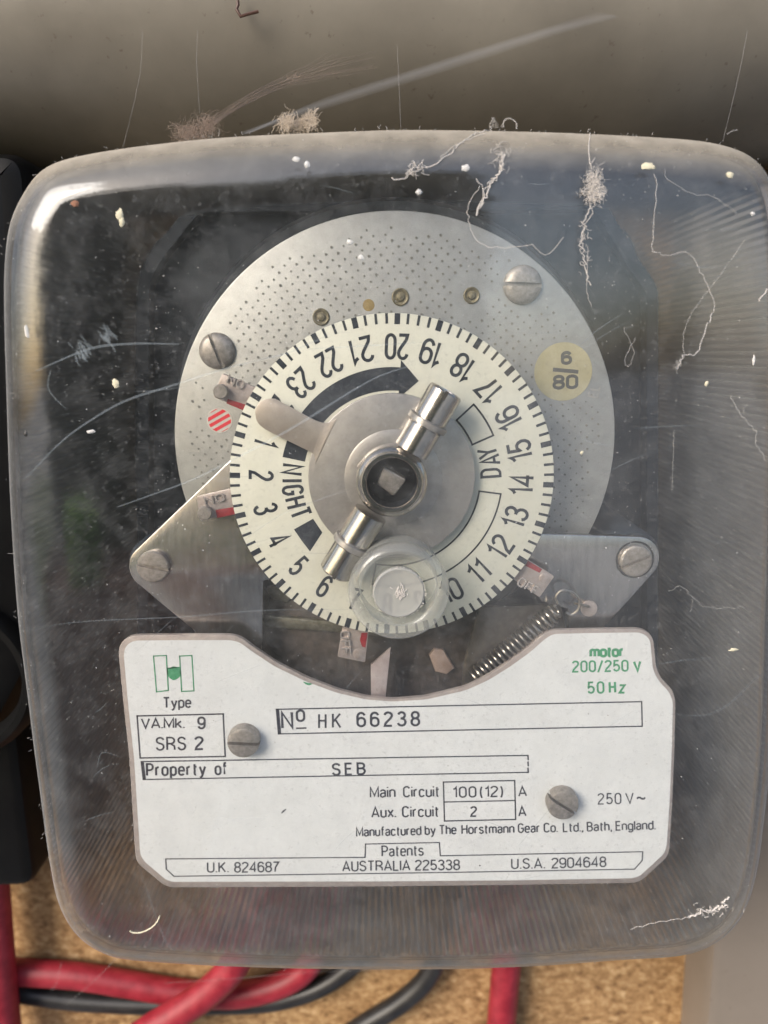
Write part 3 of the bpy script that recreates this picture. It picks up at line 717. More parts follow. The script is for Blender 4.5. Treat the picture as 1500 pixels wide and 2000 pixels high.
b.line(outline(ang_of(957, 962), ang_of(732, 1115) % (2 * pi), dr1, dr2, 40), .33, hp, True)
b.make('day_night_marks', DIALINK, dial)

# trippers on the dial
def tab(name, poly, redp, txt, tpos, tang, tw, pin, h0=-1.2, h1=-.3):
    t = None
    b = B(); b.prism(rounded(pts(poly, h1), .35, 3), h0, h1, .12); t = b.make(name, PINKM, dial)
    if txt:
        b = B(); mtext(b, txt, *at(*tpos, h1), tang, tw, 1.7 if pin else 2.0, h1 + .02, .30)
        bm = b.bm; r = bmesh.ops.extrude_face_region(bm, geom=bm.faces[:]); 
        bmesh.ops.translate(bm, verts=[g for g in r['geom'] if isinstance(g, bmesh.types.BMVert)], vec=(0, -.00042, 0))
        # nothing deeper: the letters stand proud of the strip
        b.make('embossed_word', EMB, dial)
    if redp: b = B(); b.prism(pts(redp, h1 + .05), h1 - .5, h1 + .05, .03); b.make('red_patch', RED, dial)
    if pin:
        b = B(); c = at(*pin, h1 + 1.6); b.lathe([(1.35, h1 - 1), (1.35, h1 + 1.45), (1.2, h1 + 1.6), (.01, h1 + 1.62)], *c, n=28); b.make('pin', SCREW, dial)
    return t
tab('on_tripper', [(434, 729), (500, 757), (482, 803), (416, 775)], [(445, 779), (482, 791), (476, 802), (442, 788)], 'ON', (461, 746), radians(246), 3.3, (430, 765))
tab('on_tripper', [(384, 970), (455, 954), (462, 1003), (391, 1017)], [(421, 996), (458, 990), (460, 1004), (424, 1012)], 'ON', (419, 974), radians(282), 4.0, (399, 1003))
tab('off_tripper', [(669, 1224), (720, 1232), (713, 1294), (659, 1283)], [(706, 1236), (718, 1236), (714, 1265), (707, 1263), (703, 1250)], 'OFF', (675, 1254), radians(2), 5.0, None)
tab('off_tripper', [(1028, 1092), (1083, 1126), (1054, 1167), (1000, 1130)], [(1031, 1095), (1059, 1112), (1054, 1119), (1026, 1105)], 'OFF', (1031, 1144), radians(58), 4.6, None)
b = B(); c = at(1063, 1129, -.2); b.lathe([(1.0, -.35), (1.0, -.1), (.85, -.02), (.01, 0)], *c, n=24); b.make('rivet', PINKM, dial)
b = B(); c = at(700, 1277, -.2); b.lathe([(1.1, -.35), (1.1, -.22), (.95, -.16), (.01, -.14)], *c, n=24); b.make('rivet', PINKM, dial)

# --- hub
HH = 3.0
hc = at(765, 933, HH); RH = spx(HH) * 160 * 1.01
b = B(); b.prism(circ(*hc, RH, 128), HD + .3, HH, .2); hub = b.make('hub_plate', STEEL, ts)
tabp = [(658, 817), (640, 826), (622, 824), (598, 813), (545, 784), (530, 779), (513, 782), (501, 794), (498, 811), (508, 832), (545, 853), (600, 880), (612, 888), (616, 905)]
P = smooth(pts(tabp, HH + .4), 4, False)
b = B(); b.prism(P, HH - .7, HH + .10, .08); lever = b.make('lever', mottled('lever_lit_nickel', (.46, .395, .34), (.53, .46, .40), .4, .33, .55), hub)  # flat tab; the light caught by its bend is put into the colour
lever.rotation_euler = (0, 0, 0)
c2 = at(768, 935, HH + .5)
b = B(); b.lathe([(spx(HH) * 94, HH), (spx(HH) * 94, HH + .1), (spx(HH) * 93, HH + .16), (5, HH + .16)], *c2, n=96); b.make('inner_plate', STEEL, hub)
c3 = at(765.5, 944, 9.5)
b = B(); b.lathe([(6.6, HH + .5), (6.6, 7.6), (6.5, 8.0), (5.75, 8.6), (5.65, 9.2), (5.4, 9.5), (4.85, 9.5), (4.6, 9.2), (4.58, 8.7)], *c3, n=96); b.make('collar', BRIGHT, hub, recalc=True)
b = B(); b.lathe([(4.58, 8.72), (4.58, 3.75), (.01, 3.75)], *c3, n=48); b.make('bore_floor', mat('bore_shade', (.006, .007, .012), .9, 0, .1), hub)  # bore wall and floor blackened: the hole's shade is put into the colour
sq = pts([(749, 911), (795, 936), (769, 971), (735, 945)], 6.5)
b = B(); b.prism(rounded(sq, .7, 3), 3.8, 6.5, .5); b.make('square_shaft', SCREW, hub)
nk = pts([(697, 912), (712, 896), (722, 903), (707, 922)], 8)
b = B(); b.prism(nk, 5.2, 8.02, .3); b.make('stop_lug', SCREW, hub)

def roller(pa, pb, ha, hb, fl):
    O = Vector((*at(*pa, ha), ha)); E_ = Vector((*at(*pb, hb), hb)); ax = (E_ - O); Ln = ax.length; ax.normalize()
    ex = Vector((0, 0, 1)).cross(ax).normalized(); ez = ax.cross(ex)
    M = (O, ex, ez, ax); r = 3.25; f0 = fl * Ln
    b = B()
    b.lathe([(.01, 0), (r, 0), (r, f0 - .3), (r - .25, f0 - .25), (r - .25, f0)], M=M, n=56)
    b.mi = 1
    b.lathe([(r - .3, f0), (r + .5, f0), (r + .62, f0 + .12), (r + .62, f0 + 1.05), (r + .5, f0 + 1.17), (r - .3, f0 + 1.17)], M=M, n=56)
    b.mi = 0
    b.lathe([(r - .25, f0 + 1.1), (r - .25, f0 + 1.4), (r, f0 + 1.45), (r, Ln - .35), (r - .3, Ln), (r - .75, Ln), (r - .85, Ln - .2), (r - .85, Ln - 2.5), (.01, Ln - 2.6)], M=M, n=56)
    o = b.make('roller', [BRIGHT, STEEL], hub)
    # dark strip across the outer end, the slot's shade put into its colour
    def q(x, z, h): p = O + ex * x + ez * z + ax * h; return b.v(*p)
    b = B()
    hw, l0 = .33, Ln - 1.7
    vs = [[q(x * hw, (r - .9) * z0 + .0, l) for x, l in ((-1, l0), (1, l0), (1, Ln + .03), (-1, Ln + .03))] for z0 in (1.32, 1.40)]
    b.f(vs[1]); b.f(vs[0][::-1])
    for i in range(4): b.f([vs[0][i], vs[0][(i + 1) % 4], vs[1][(i + 1) % 4], vs[1][i]])
    b.make('slot', mat('slot_shadow', (.04, .035, .03), .6), hub)
    return o
roller((803, 880), (872, 762), 6.6, 7.2, .42)
roller((724, 1003), (654, 1119), 6.0, 5.0, .46)

# --- label plate
LP = [(231, 1276), (233, 1262), (242, 1249), (260, 1241), (350, 1240), (452, 1240), (472, 1246), (496, 1264), (540, 1294), (600, 1324), (660, 1347), (715, 1361), (765, 1366), (830, 1361), (908, 1342), (950, 1321), (990, 1295), (1030, 1266), (1058, 1240), (1077, 1231),
      (1160, 1229), (1250, 1228), (1267, 1235), (1277, 1250), (1279, 1275), (1282, 1305), (1293, 1327), (1312, 1345), (1320, 1366), (1318, 1460), (1314, 1560), (1308, 1660), (1303, 1675), (1255, 1719), (1240, 1725), (1000, 1729), (750, 1732), (332, 1734), (318, 1728), (271, 1689), (264, 1676), (252, 1480), (240, 1370)]
lo = rounded(pts(LP, 0), 1.2, 4)
b = B(); b.prism(lo, -1.0, 0, .2); plate = b.make('label_plate', RIM, ts)
LF = [(242, 1280), (244, 1266), (252, 1256), (264, 1251), (350, 1250), (450, 1250), (468, 1254), (492, 1272), (536, 1301), (598, 1331), (658, 1353), (715, 1366), (765, 1370), (832, 1366), (910, 1348), (954, 1328), (996, 1302), (1036, 1273), (1064, 1248), (1080, 1238),
      (1160, 1236), (1248, 1235), (1262, 1241), (1270, 1252), (1272, 1276), (1275, 1308), (1287, 1331), (1306, 1350), (1314, 1369), (1312, 1460), (1308, 1560), (1302, 1652), (1297, 1667), (1250, 1710), (1236, 1715), (1000, 1719), (750, 1721), (336, 1722), (323, 1717), (281, 1681), (274, 1668), (262, 1480), (250, 1370)]
b = B(); b.sheet(rounded(pts(LF, 0), 1.2, 4), .06); b.make('label_face', LABEL, plate)
h = .10; b = B()
def pl(P, wd, closed=False): b.line(pts(P, 0), wd * .125, h, closed)
ptext(b, 'Type', 318, 1384, 374, 1383, 23, h, 0.373)
pl([(268, 1398), (436, 1394), (440, 1477), (274, 1480)], 2.6, True)
ptext(b, 'VA.Mk.', 275, 1424, 361, 1423, 22, h, 0.359, .8); ptext(b, '9', 385, 1425, 402, 1425, 26, h, 0.469)
ptext(b, 'SRS', 304, 1467, 364, 1466, 28, h, 0.400, 1.1); ptext(b, '2', 380, 1466, 399, 1465, 28, h, 0.469)
pl([(540, 1385), (1253, 1370), (1254, 1418), (544, 1433)], 2.3, True); pl([(543, 1386), (547, 1432)], 4)
ptext(b, 'N', 549, 1425, 574, 1424, 36, h, 0.580); ptext(b, 'o', 578, 1411, 597, 1410, 34, h, 0.497); pl([(580, 1422), (597, 1421.5)], 3)
ptext(b, 'H', 621, 1424, 638, 1424, 31, h, 0.414); ptext(b, 'K', 648, 1423, 667, 1423, 31, h, 0.414); ptext(b, '66238', 696, 1421, 821, 1419, 31, h, 0.497, 1.9)
pl([(1031, 1475), (276, 1487), (280, 1522), (1032, 1508)], 2.3); pl([(279, 1489), (283, 1521)], 4)
for k in range(3): pl([(1031, 1476 + k * 12), (1031.5, 1483 + k * 12)], 2.6)
ptext(b, 'Property', 285, 1517, 403, 1515, 27, h, 0.455, 1.25); ptext(b, 'of', 419, 1515, 445, 1514, 27, h, 0.455, 1.1); ptext(b, 'SEB', 648, 1516, 715, 1514, 26, h, 0.455, 1.9)
ptext(b, 'Main', 722, 1559, 773, 1558, 23, h, 0.359, .9); ptext(b, 'Circuit', 787, 1558, 859, 1557, 23, h, 0.359, .95)
ptext(b, 'Aux.', 725, 1598, 774, 1597, 23, h, 0.359, .9); ptext(b, 'Circuit', 785, 1597, 858, 1596, 23, h, 0.359, .95)
pl([(866, 1527), (1005, 1524), (1007, 1600), (868, 1603)], 2.4, True); pl([(867, 1566), (1006, 1563)], 2.3)
ptext(b, '100', 884, 1559, 931, 1558, 23, h, 0.359, 1.2); ptext(b, '(12)', 937, 1558, 983, 1557, 23, h, 0.359); ptext(b, '2', 918, 1596, 932, 1596, 22, h, 0.400)
ptext(b, 'A', 1012, 1557, 1030, 1556, 22, h, 0.359); ptext(b, 'A', 1012, 1596, 1029, 1595, 22, h, 0.359)
ptext(b, '250', 1167, 1572, 1214, 1571, 23, h, 0.304, 1.3); ptext(b, 'V', 1222, 1571, 1239, 1570, 23, h, 0.304); ptext(b, '~', 1242, 1571, 1262, 1571, 27, h, 0.414)
ptext(b, 'Manufactured by The', 695, 1635, 892, 1630, 20, h, 0.331, .95); ptext(b, 'Horstmann Gear Co.', 901, 1630, 1090, 1626, 20, h, 0.331, .95)
ptext(b, 'Ltd., Bath, England.', 1099, 1626, 1281, 1621, 20, h, 0.331, .95)
pl([(324, 1677), (713, 1674), (714, 1648), (858, 1645), (860, 1671), (1255, 1663), (1254, 1680), (1239, 1697), (900, 1703), (340, 1711), (325, 1697)], 2.1, True)
ptext(b, 'Patents', 745, 1674, 828, 1672, 23, h, 0.345, .95); ptext(b, 'U.K.', 404, 1705, 447, 1704.5, 22, h, 0.331); ptext(b, '824687', 457, 1705, 546, 1704, 22, h, 0.345, .9)
ptext(b, 'AUSTRALIA', 668, 1703, 802, 1701, 22, h, 0.345, .9); ptext(b, '225338', 810, 1701, 899, 1700, 22, h, 0.345, .9); ptext(b, 'U.S.A.', 998, 1698, 1065, 1697, 22, h, 0.331); ptext(b, '2904648', 1077, 1697, 1185, 1694, 22, h, 0.345, .9)
b.sheet(circ(*at(937, 1690), .18, 8), h)
b.sheet(smooth(pts([(549, 1588), (553, 1582), (560, 1579), (556, 1584), (551, 1588)], 0), 2), h)
b.make('black_lettering', INK, plate, recalc=False, kind='stuff')
b = B()
pl([(300, 1281), (325, 1280), (329, 1348), (306, 1351)], 2.0, True); pl([(351, 1281), (375, 1280), (379, 1349), (355, 1350)], 2.0, True)
pl([(327, 1305), (351, 1303)], 2); 
b.sheet(smooth(pts([(326, 1306), (334, 1303), (340, 1301), (346, 1303), (352, 1306), (353, 1318), (347, 1325), (340, 1328), (333, 1325), (327, 1318)], 0), 3), h)
ptext(b, 'motor', 1151, 1285, 1220, 1284, 24, h, 0.580, .75); ptext(b, '200/250', 1117, 1314, 1228, 1312, 24, h, 0.386, 1.2); ptext(b, 'V', 1237, 1313, 1254, 1312, 23, h, .5)
ptext(b, '50', 1147, 1356, 1181, 1355, 25, h, 0.414, 1.5); ptext(b, 'H', 1189, 1355, 1204, 1354.5, 25, h, 0.469); ptext(b, 'z', 1208, 1355, 1222, 1355, 25, h, 0.442)
b.sheet(smooth(pts([(592, 1331), (600, 1333), (610, 1335), (604, 1338), (597, 1336)], 0), 2), h)
b.make('green_lettering', GREEN, plate, recalc=False, kind='stuff')
b = B()
for k in range(150):
    x, y = random.uniform(262, 1300), random.uniform(1375, 1705)
    b.sheet(circ(*at(x, y), random.uniform(.03, .11) * random.random() + .02, 6), .12)
b.make('dirt_speck', mat('dirt', (.25, .22, .18), .8), plate, kind='stuff', recalc=False)
def lscrew(px, py, ang):
    screw('screw', px, py, 0, 3.35, 2.6, ang, False, SCREW, plate)
lscrew(474, 1453, radians(-4)); lscrew(1101, 1575, radians(-35))

# --- clear cover
CO = [(72, 340), (45, 381), (22, 430), (11, 502), (9, 600), (13, 750), (19, 930), (26, 1065), (36, 1200), (47, 1290), (57, 1370), (68, 1460), (79, 1540), (89, 1617), (98, 1676), (111, 1739), (131, 1784), (162, 1820), (202, 1845), (250, 1860), (375, 1870), (500, 1876), (625, 1879), (750, 1880), (900, 1879), (1050, 1873), (1200, 1862),
      (1300, 1856), (1352, 1845), (1402, 1820), (1440, 1783), (1464, 1735), (1480, 1670), (1489, 1600), (1498, 1520), (1506, 1400), (1513, 1200), (1520, 1000), (1524, 800), (1527, 600), (1526, 500), (1520, 430), (1508, 370), (1488, 325), (1455, 298), (1408, 281), (1350, 271), (1250, 264), (1100, 257), (950, 253), (850, 251.5), (750, 252), (550, 260), (425, 267), (325, 277), (225, 290), (140, 306), (100, 320)]
HS = 4.0
raw = smooth(pts(CO, HS), 6)
def resample(o, n):
    d = [0]
    for i in range(len(o)): d.append(d[-1] + hypot(o[(i + 1) % len(o)][0] - o[i][0], o[(i + 1) % len(o)][1] - o[i][1]))
    T = d[-1]; out = []; k = 0
    for i in range(n):
        t = T * i / n
        while d[k + 1] < t: k += 1
        f = (t - d[k]) / max(d[k + 1] - d[k], 1e-9); a, c = o[k], o[(k + 1) % len(o)]
        out.append((a[0] + (c[0] - a[0]) * f, a[1] + (c[1] - a[1]) * f))
    return out, T
raw, PER = resample(raw, 420)
for _ in range(3): raw = [tuple((raw[i - 1][k] + 2 * raw[i][k] + raw[(i + 1) % 420][k]) / 4 for k in (0, 1)) for i in range(420)]
if area(raw) < 0: raw = raw[::-1]
OC = (sum(p[0] for p in raw) / 420, sum(p[1] for p in raw) / 420)
def ring_at(off, sc=1.0):
    o = inset(raw, off) if off else raw
    return [(OC[0] + (x - OC[0]) * sc, OC[1] + (z - OC[1]) * sc) for x, z in o]
TH = 1.7
b = B(); b.prism(ring_at(TH - .4), BOARD_H + .1, -66.2, .3); b.make('base_flange', BAKE, ts)
def shell(offx, dh):
    # (outline, h): from the wall flange to the front centre
    L_ = [(ring_at(-1.2 + offx, 1.0), -71.6), (ring_at(-.9 + offx), -45), (ring_at(-.5 + offx), -22), (ring_at(0 + offx), -4 + 0), (ring_at(.05 + offx), 2)]
    R1 = 9.0
    for i in range(1, 9):
        a = pi / 2 * i / 8 * .97
        L_.append((ring_at(offx + (R1 - offx) * (1 - cos(a))), 2 + (9.6 - dh) * sin(a)))
    base = ring_at(R1 + offx * .0)
    top = 2 + 9.6 - dh
    for s_, dz in ((.94, .12), (.86, .3), (.74, .5), (.6, .68), (.45, .82), (.3, .92), (.15, .97)):
        L_.append(([(OC[0] + (x - OC[0]) * s_, OC[1] + (z - OC[1]) * s_) for x, z in base], top + dz))
    return L_, top + 1.0
b = B(); bm = b.bm; uvl = bm.loops.layers.uv.new('UVMap')
def addshell(LR, tip, mi, flip):
    b.mi = mi; R = [[b.v(x, z, h) for x, z in o] for o, h in LR]; n = 420
    for k, (p, q) in enumerate(zip(R, R[1:])):
        for i in range(n):
            j = (i + 1) % n
            f = b.f([p[i], p[j], q[j], q[i]] if not flip else [p[i], q[i], q[j], p[j]], True)
            us = [i, i + 1, i + 1, i] if not flip else [i, i, i + 1, i + 1]; vv = [k, k, k + 1, k + 1] if not flip else [k, k + 1, k + 1, k]
            for l, u_, v_ in zip(f.loops, us, vv): l[uvl].uv = (u_ * PER / n, LR[v_][1])
    t = b.v(OC[0], OC[1], tip)
    for i in range(n): b.f([R[-1][i], R[-1][(i + 1) % n], t] if not flip else [R[-1][(i + 1) % n], R[-1][i], t], True)
    return R[0]
o1 = addshell(*shell(0, 0), 0, False); i1 = addshell(*shell(TH, TH), 1, True)
b.mi = 0
for i in range(420): b.f([o1[(i + 1) % 420], o1[i], i1[i], i1[(i + 1) % 420]])
cover = b.make('cover', [COUT, CIN], ts, recalc=False)
off = Vector(ts.location)
bvh = BVHTree.FromPolygons([v.co + off for v in cover.data.vertices], [p.vertices[:] for p in cover.data.polygons if p.material_index == 0])
CAMW = CAM * MM
def oncov(px, py, lift=.03):
    """photo pixel -> (x, z, h) mm on the outside of the cover, normal"""
    d = (fwd + rgt * ((px - 750) / 1500) - upv * ((py - 1000) / 1500)).normalized()
    loc, nr, _, _ = bvh.ray_cast(CAMW, d)
    if loc is None: return None
    if nr.dot(d) > 0: nr = -nr
    loc = loc + nr * lift * MM
    return (Vector((loc.x / MM, loc.z / MM, -loc.y / MM)), Vector((nr.x, nr.z, -nr.y)))

# boss moulded into the cover
bc, _n = oncov(779, 1156); hb = bc.z
b = B(); b.lathe([(9.3, hb - .6), (8.9, hb + .1), (8.4, hb + .75), (7.9, hb + .95), (7.3, hb + .75), (6.9, hb + .1), (6.2, hb - .35), (5.2, hb - .45), (4.9, hb - .6)], bc.x, bc.y, n=96)
b.lathe([(9.3, hb - .8), (8.8, hb - 3.5), (8.6, hb - 9), (7.6, hb - 9.2), (7.4, hb - 4), (7.0, hb - 1.2), (4.9, hb - .9)], bc.x, bc.y, n=96)
b.make('sealing_boss', CLEARB, cover)
b = B(); b.lathe([(4.75, hb - .8), (4.75, hb + .5), (4.45, hb + .8), (4.1, hb + .72), (3.6, hb + .6), (.01, hb + .65)], bc.x, bc.y, n=64); b.make('boss_plug', FROST, cover)
b = B()
for k in range(60):
    c = Vector((bc.x + random.gauss(.1, .55), bc.y + random.gauss(.1, .6), hb + .75)); a = random.uniform(0, pi); l_ = random.uniform(.2, .8)
    b.tube([c, c + Vector((cos(a) * l_ * .5, sin(a) * l_ * .5, .15)), c + Vector((cos(a) * l_, sin(a) * l_, 0))], .07, 5)
for k in range(60):
    a = random.uniform(0, 2 * pi)
    c = Vector((bc.x + 4.72 * cos(a), bc.y + 4.72 * sin(a), hb + .55)); b.tube([c, c + Vector((random.gauss(0, .15), random.gauss(0, .15), .1))], .07, 4)
b.make('plug_grime', TUFT, cover, kind='stuff')

# ---- scratches, specks and dust on the cover
def ribbon(b, P, wd, lift=.02, jit=0.0, taper=True):
    S_ = smooth(P, 7, False); prev = None; n = len(S_)
    row = []
    for i, (x, y) in enumerate(S_):
        q = oncov(x + random.gauss(0, jit), y + random.gauss(0, jit), lift)
        if q is None: continue
        row.append(q)
    vs = []
    for i, (p, nr) in enumerate(row):
        t = (row[min(i + 1, len(row) - 1)][0] - row[max(i - 1, 0)][0])
        if t.length < 1e-6: continue
        s_ = t.normalized().cross(nr).normalized(); k = wd / 2 * ((.35 + .65 * sin(pi * i / max(1, len(row) - 1))) if taper else 1)
        vs.append((b.v(*(p + s_ * k)), b.v(*(p - s_ * k))))
    for a, c in zip(vs, vs[1:]): b.f([a[0], c[0], c[1], a[1]])
SC = [([(795, 716), (740, 735), (690, 762), (640, 793), (605, 815), (560, 842), (480, 885), (380, 935), (300, 965), (230, 990)], .42),
      ([(560, 690), (470, 712), (420, 726), (330, 755), (240, 785), (160, 832), (110, 872), (50, 935)], .38),
      ([(350, 672), (270, 671), (200, 676), (150, 690), (70, 725)], .42),
      ([(640, 655), (560, 690), (520, 700)], .3), ([(840, 668), (700, 676), (600, 682)], .22),
      ([(730, 1190), (520, 1192), (350, 1205), (150, 1215), (30, 1235)], .16),
      ([(700, 950), (560, 1000), (470, 1060)], .15), ([(100, 720), (95, 760), (130, 800)], .2),
      ([(1270, 1300), (1330, 1290), (1390, 1285)], .14), ([(1310, 1395), (1380, 1396), (1430, 1370), (1470, 1330), (1498, 1310)], .18),
      ([(270, 1690), (320, 1830), (345, 1860)], .14), ([(240, 1480), (200, 1470), (190, 1500)], .12)]
for i in range(60):
    x, y = random.choice(((205, 648), (160, 678))); a = random.gauss(1.0, .25); x += random.gauss(0, 8); y += random.gauss(0, 12)
    SC.append(([(x, y), (x + 9 * cos(a), y + 9 * sin(a)), (x + 18 * cos(a), y + 18 * sin(a))], random.uniform(.1, .3)))
for i in range(40):
    x, y = random.uniform(150, 1400), random.uniform(350, 1800); a = random.uniform(-.9, .4); l_ = random.uniform(30, 130)
    SC.append(([(x, y), (x + l_ * .5 * cos(a), y + l_ * .5 * sin(a) + random.uniform(-6, 6)), (x + l_ * cos(a), y + l_ * sin(a))], random.uniform(.06, .14)))
b = B()
for P, wd in SC: ribbon(b, P, wd)
b.make('scratches', SCR, cover, kind='stuff', recalc=False)
def blob(b, px, py, rx, ry=None, ang=0, n=13, thick=.22):
    q = oncov(px, py, .01)
    if q is None: return
    p, nr = q; ry = ry or rx
    t = Vector((1, 0, 0)); t = (t - nr * t.dot(nr)).normalized(); s_ = nr.cross(t)
    ca, sa = cos(ang), sin(ang); R = []
    for k, (f, hh) in enumerate(((1, 0), (.75, .6), (.3, 1))):
        row = []
        for i in range(n):
            a = 2 * pi * i / n; u, v_ = rx * f * cos(a) * random.uniform(.62, 1.2), ry * f * sin(a) * random.uniform(.62, 1.2)
            row.append(b.v(*(p + t * (u * ca - v_ * sa) + s_ * (u * sa + v_ * ca) + nr * hh * thick)))
        R.append(row)
    for r1, r2 in zip(R, R[1:]):
        for i in range(n): b.f([r1[i], r1[(i + 1) % n], r2[(i + 1) % n], r2[i]], True)
    b.f(R[-1], True)
for px, py, rx, ry, an, m in ((234, 420, .8, 1.0, 0, CREAMS), (238, 434, .6, .75, 0, CREAMS), (226, 749, .75, 1.0, 0, CREAMS), (178, 843, .9, .4, .2, SPECK), (147, 398, .75, .65, 0, RUSTS),
                              (1266, 325, 1.3, .7, 0, CREAMS), (1425, 341, .8, .6, 0, CREAMS), (579, 311, .75, .45, -.2, SPECK), (599, 322, .5, .6, 0, SPECK), (818, 375, .55, .55, 0, SPECK), (909, 328, .8, .6, 0, SPECK),
                              (683, 473, .6, .5, 0, SPECK), (704, 504, .6, .5, 0, SPECK), (1380, 749, .35, .5, 0, CREAMS), (1136, 884, .35, .35, 0, CREAMS), (1470, 418, .5, .35, 0, SPECK), (52, 648, .4, 1.3, .1, SPECK), (50, 847, .5, .5, 0, mat('hole', (.02, .02, .02), .5)), (1472, 705, .3, 1.0, 0, SPECK), (1432, 1269, 1.0, .35, .1, CREAMS), (82, 1590, .6, .7, 0, SPECK)):
    b = B(); blob(b, px, py, rx, ry, an); b.make('spot', m, cover)
b = B()
for k in range(2600):
    x, y = random.uniform(20, 1495), random.uniform(262, 1870)
    if random.random() < .5: x = random.choice((random.uniform(15, 330), random.uniform(1180, 1495)))
    q = oncov(x, y, .02)
    if q is None: continue
    blob(b, x, y, random.uniform(.03, .09) + (.12 if random.random() < .07 else 0), random.uniform(.03, .1), random.uniform(0, pi), 5, .05)
b.make('dust_specks', SPECK, cover, kind='stuff', recalc=False)
# fuzz along the dusty outline of the cover
b = B()
for k in range(900):
    i = random.randrange(420); p = Vector(raw[i]); c = Vector(OC); n_ = (p - c).normalized()
    wt = .3 + .7 * max(0, n_.y) + .5 * max(0, -n_.y)
    if random.random() > wt: continue
    hh = random.uniform(-6, 7); st = Vector((p.x, p.y, hh)); 
    dirv = Vector((n_.x + random.gauss(0, .8), n_.y + random.gauss(0, .8), random.gauss(0, .5))).normalized() * random.uniform(.15, .75) * (1.8 if random.random() < .06 else 1)
    st = st - Vector((n_.x, n_.y, 0)) * (.05 if hh < 2 else (hh - 2) ** 2 * .03)
    b.tube([st, st + dirv * .6 + Vector((random.gauss(0, .1), random.gauss(0, .1), 0)), st + dirv], .035, 4)
b.make('edge_fuzz', WEB, cover, kind='stuff', recalc=False)

# ---- cobwebs and debris: things of their own lying on the cover
def onpt(x, y, lift=.1, hf=None):
    q = oncov(x, y, lift)
    if q is None or hf is not None:
        hh = hf if hf is not None else 0
        return Vector((*at(x, y, hh), hh))
    return q[0]
def strand(b, P, r, wob=.12, lift=.12, n=5, hs=None, sub=6):
    Q = []
    for i, p in enumerate(smooth(P, sub, False)):
        hf = None
        if hs: hf = hs[0] + (hs[1] - hs[0]) * i / (len(P) * sub - sub)
        v_ = onpt(p[0], p[1], lift, hf); Q.append(v_ + Vector((random.gauss(0, wob), random.gauss(0, wob), abs(random.gauss(0, wob * .5)))))
    b.tube(Q, r * .75, n)
def tuft(b, px, py, sx, sy, n, r, hf=None, lift=.4, ln=2.0):
    for k in range(n):
        x, y = random.gauss(px, sx), random.gauss(py, sy); c = onpt(x, y, lift, hf)
        a = random.uniform(0, 2 * pi); cu = random.uniform(-2.5, 2.5); P = [c.copy()]; L_ = random.uniform(.4, 1) * ln
        for i in range(7):
            a += cu / 7 + random.gauss(0, .25); c = c + Vector((cos(a), sin(a), random.gauss(0, .25))) * L_ / 7; P.append(c.copy())
        b.tube(P, r * random.uniform(.4, 1.0), 4)
def web(name, lab, cat, m, fn, **k):
    b = B(); fn(b); return b.make(name, m, label=lab, category=cat, recalc=False, **k)
GW = 'cobwebs and fluff on the clear cover'
def f(b):
    tuft(b, 1158, 360, 8, 14, 190, .045, ln=1.9); tuft(b, 1158, 382, 9, 6, 130, .05, ln=1.4)
    strand(b, [(1151, 262), (1150, 300), (1155, 332)], .10, .08)
    strand(b, [(1155, 395), (1144, 430), (1134, 470), (1140, 500), (1146, 535), (1150, 555)], .13, .18); strand(b, [(1160, 400), (1140, 450), (1135, 490)], .08, .2); strand(b, [(1148, 480), (1146, 560), (1155, 600)], .05, .1)
    tuft(b, 1140, 480, 4, 25, 25, .05, ln=1.2)
web('cobweb', 'white fluffy cobweb tuft trailing down right part of the cover', 'cobweb', TUFT, f, group=GW)
def f(b):
    strand(b, [(960, 255), (930, 262), (905, 275), (880, 298), (850, 322), (815, 333), (790, 348), (765, 350)], .13, .12); tuft(b, 812, 333, 9, 5, 26, .07, ln=1.6)
    strand(b, [(950, 262), (900, 280), (860, 310)], .07, .1)
web('cobweb', 'cobweb strand curling from the top edge towards upper middle of cover', 'cobweb', TUFT, f, group=GW)
def f(b):
    strand(b, [(984, 302), (978, 330), (965, 350), (950, 380), (938, 400), (930, 425)], .20, .14); strand(b, [(982, 304), (974, 340), (952, 365), (935, 410)], .12, .2)
    strand(b, [(930, 352), (945, 372), (930, 415)], .09, .1); strand(b, [(935, 365), (915, 400), (915, 430), (925, 460), (960, 484), (1040, 478)], .07, .12); tuft(b, 978, 315, 7, 12, 26, .05, ln=1.8)
    strand(b, [(1040, 478), (1065, 498), (1100, 465)], .06, .08)
web('cobweb', 'thick white double cobweb strand above right of the perforated disc', 'cobweb', TUFT, f, group=GW)
def f(b):
    strand(b, [(1278, 342), (1282, 380), (1272, 480), (1280, 492), (1300, 500), (1342, 494), (1372, 540), (1392, 585), (1392, 612)], .09, .1)
    strand(b, [(1392, 612), (1378, 640), (1358, 690), (1340, 692), (1328, 703), (1320, 722)], .14, .16); tuft(b, 1322, 712, 4, 6, 16, .05, ln=1.2)
    strand(b, [(1455, 468), (1400, 545), (1345, 620), (1334, 660), (1335, 700)], .05, .06); strand(b, [(1290, 335), (1330, 370), (1400, 390), (1440, 420)], .05, .2)
    strand(b, [(1316, 840), (1312, 960)], .04, .02)
web('cobweb', 'long thin cobweb thread looping down the right side of cover', 'cobweb', WEB, f, group=GW)
def f(b):
    strand(b, [(1345, 1790), (1370, 1778), (1395, 1776), (1412, 1765), (1422, 1748)], .25, .3); tuft(b, 1385, 1777, 22, 5, 40, .07, ln=1.3); strand(b, [(1345, 1790), (1290, 1798), (1230, 1815)], .07, .15)
web('cobweb', 'white smear of cobweb in the lower right corner of cover', 'cobweb', TUFT, f, group=GW)
def f(b): strand(b, [(1425, 775), (1450, 815), (1472, 840), (1478, 870), (1495, 900)], .07, .15); strand(b, [(1455, 790), (1450, 805)], .05, .1)
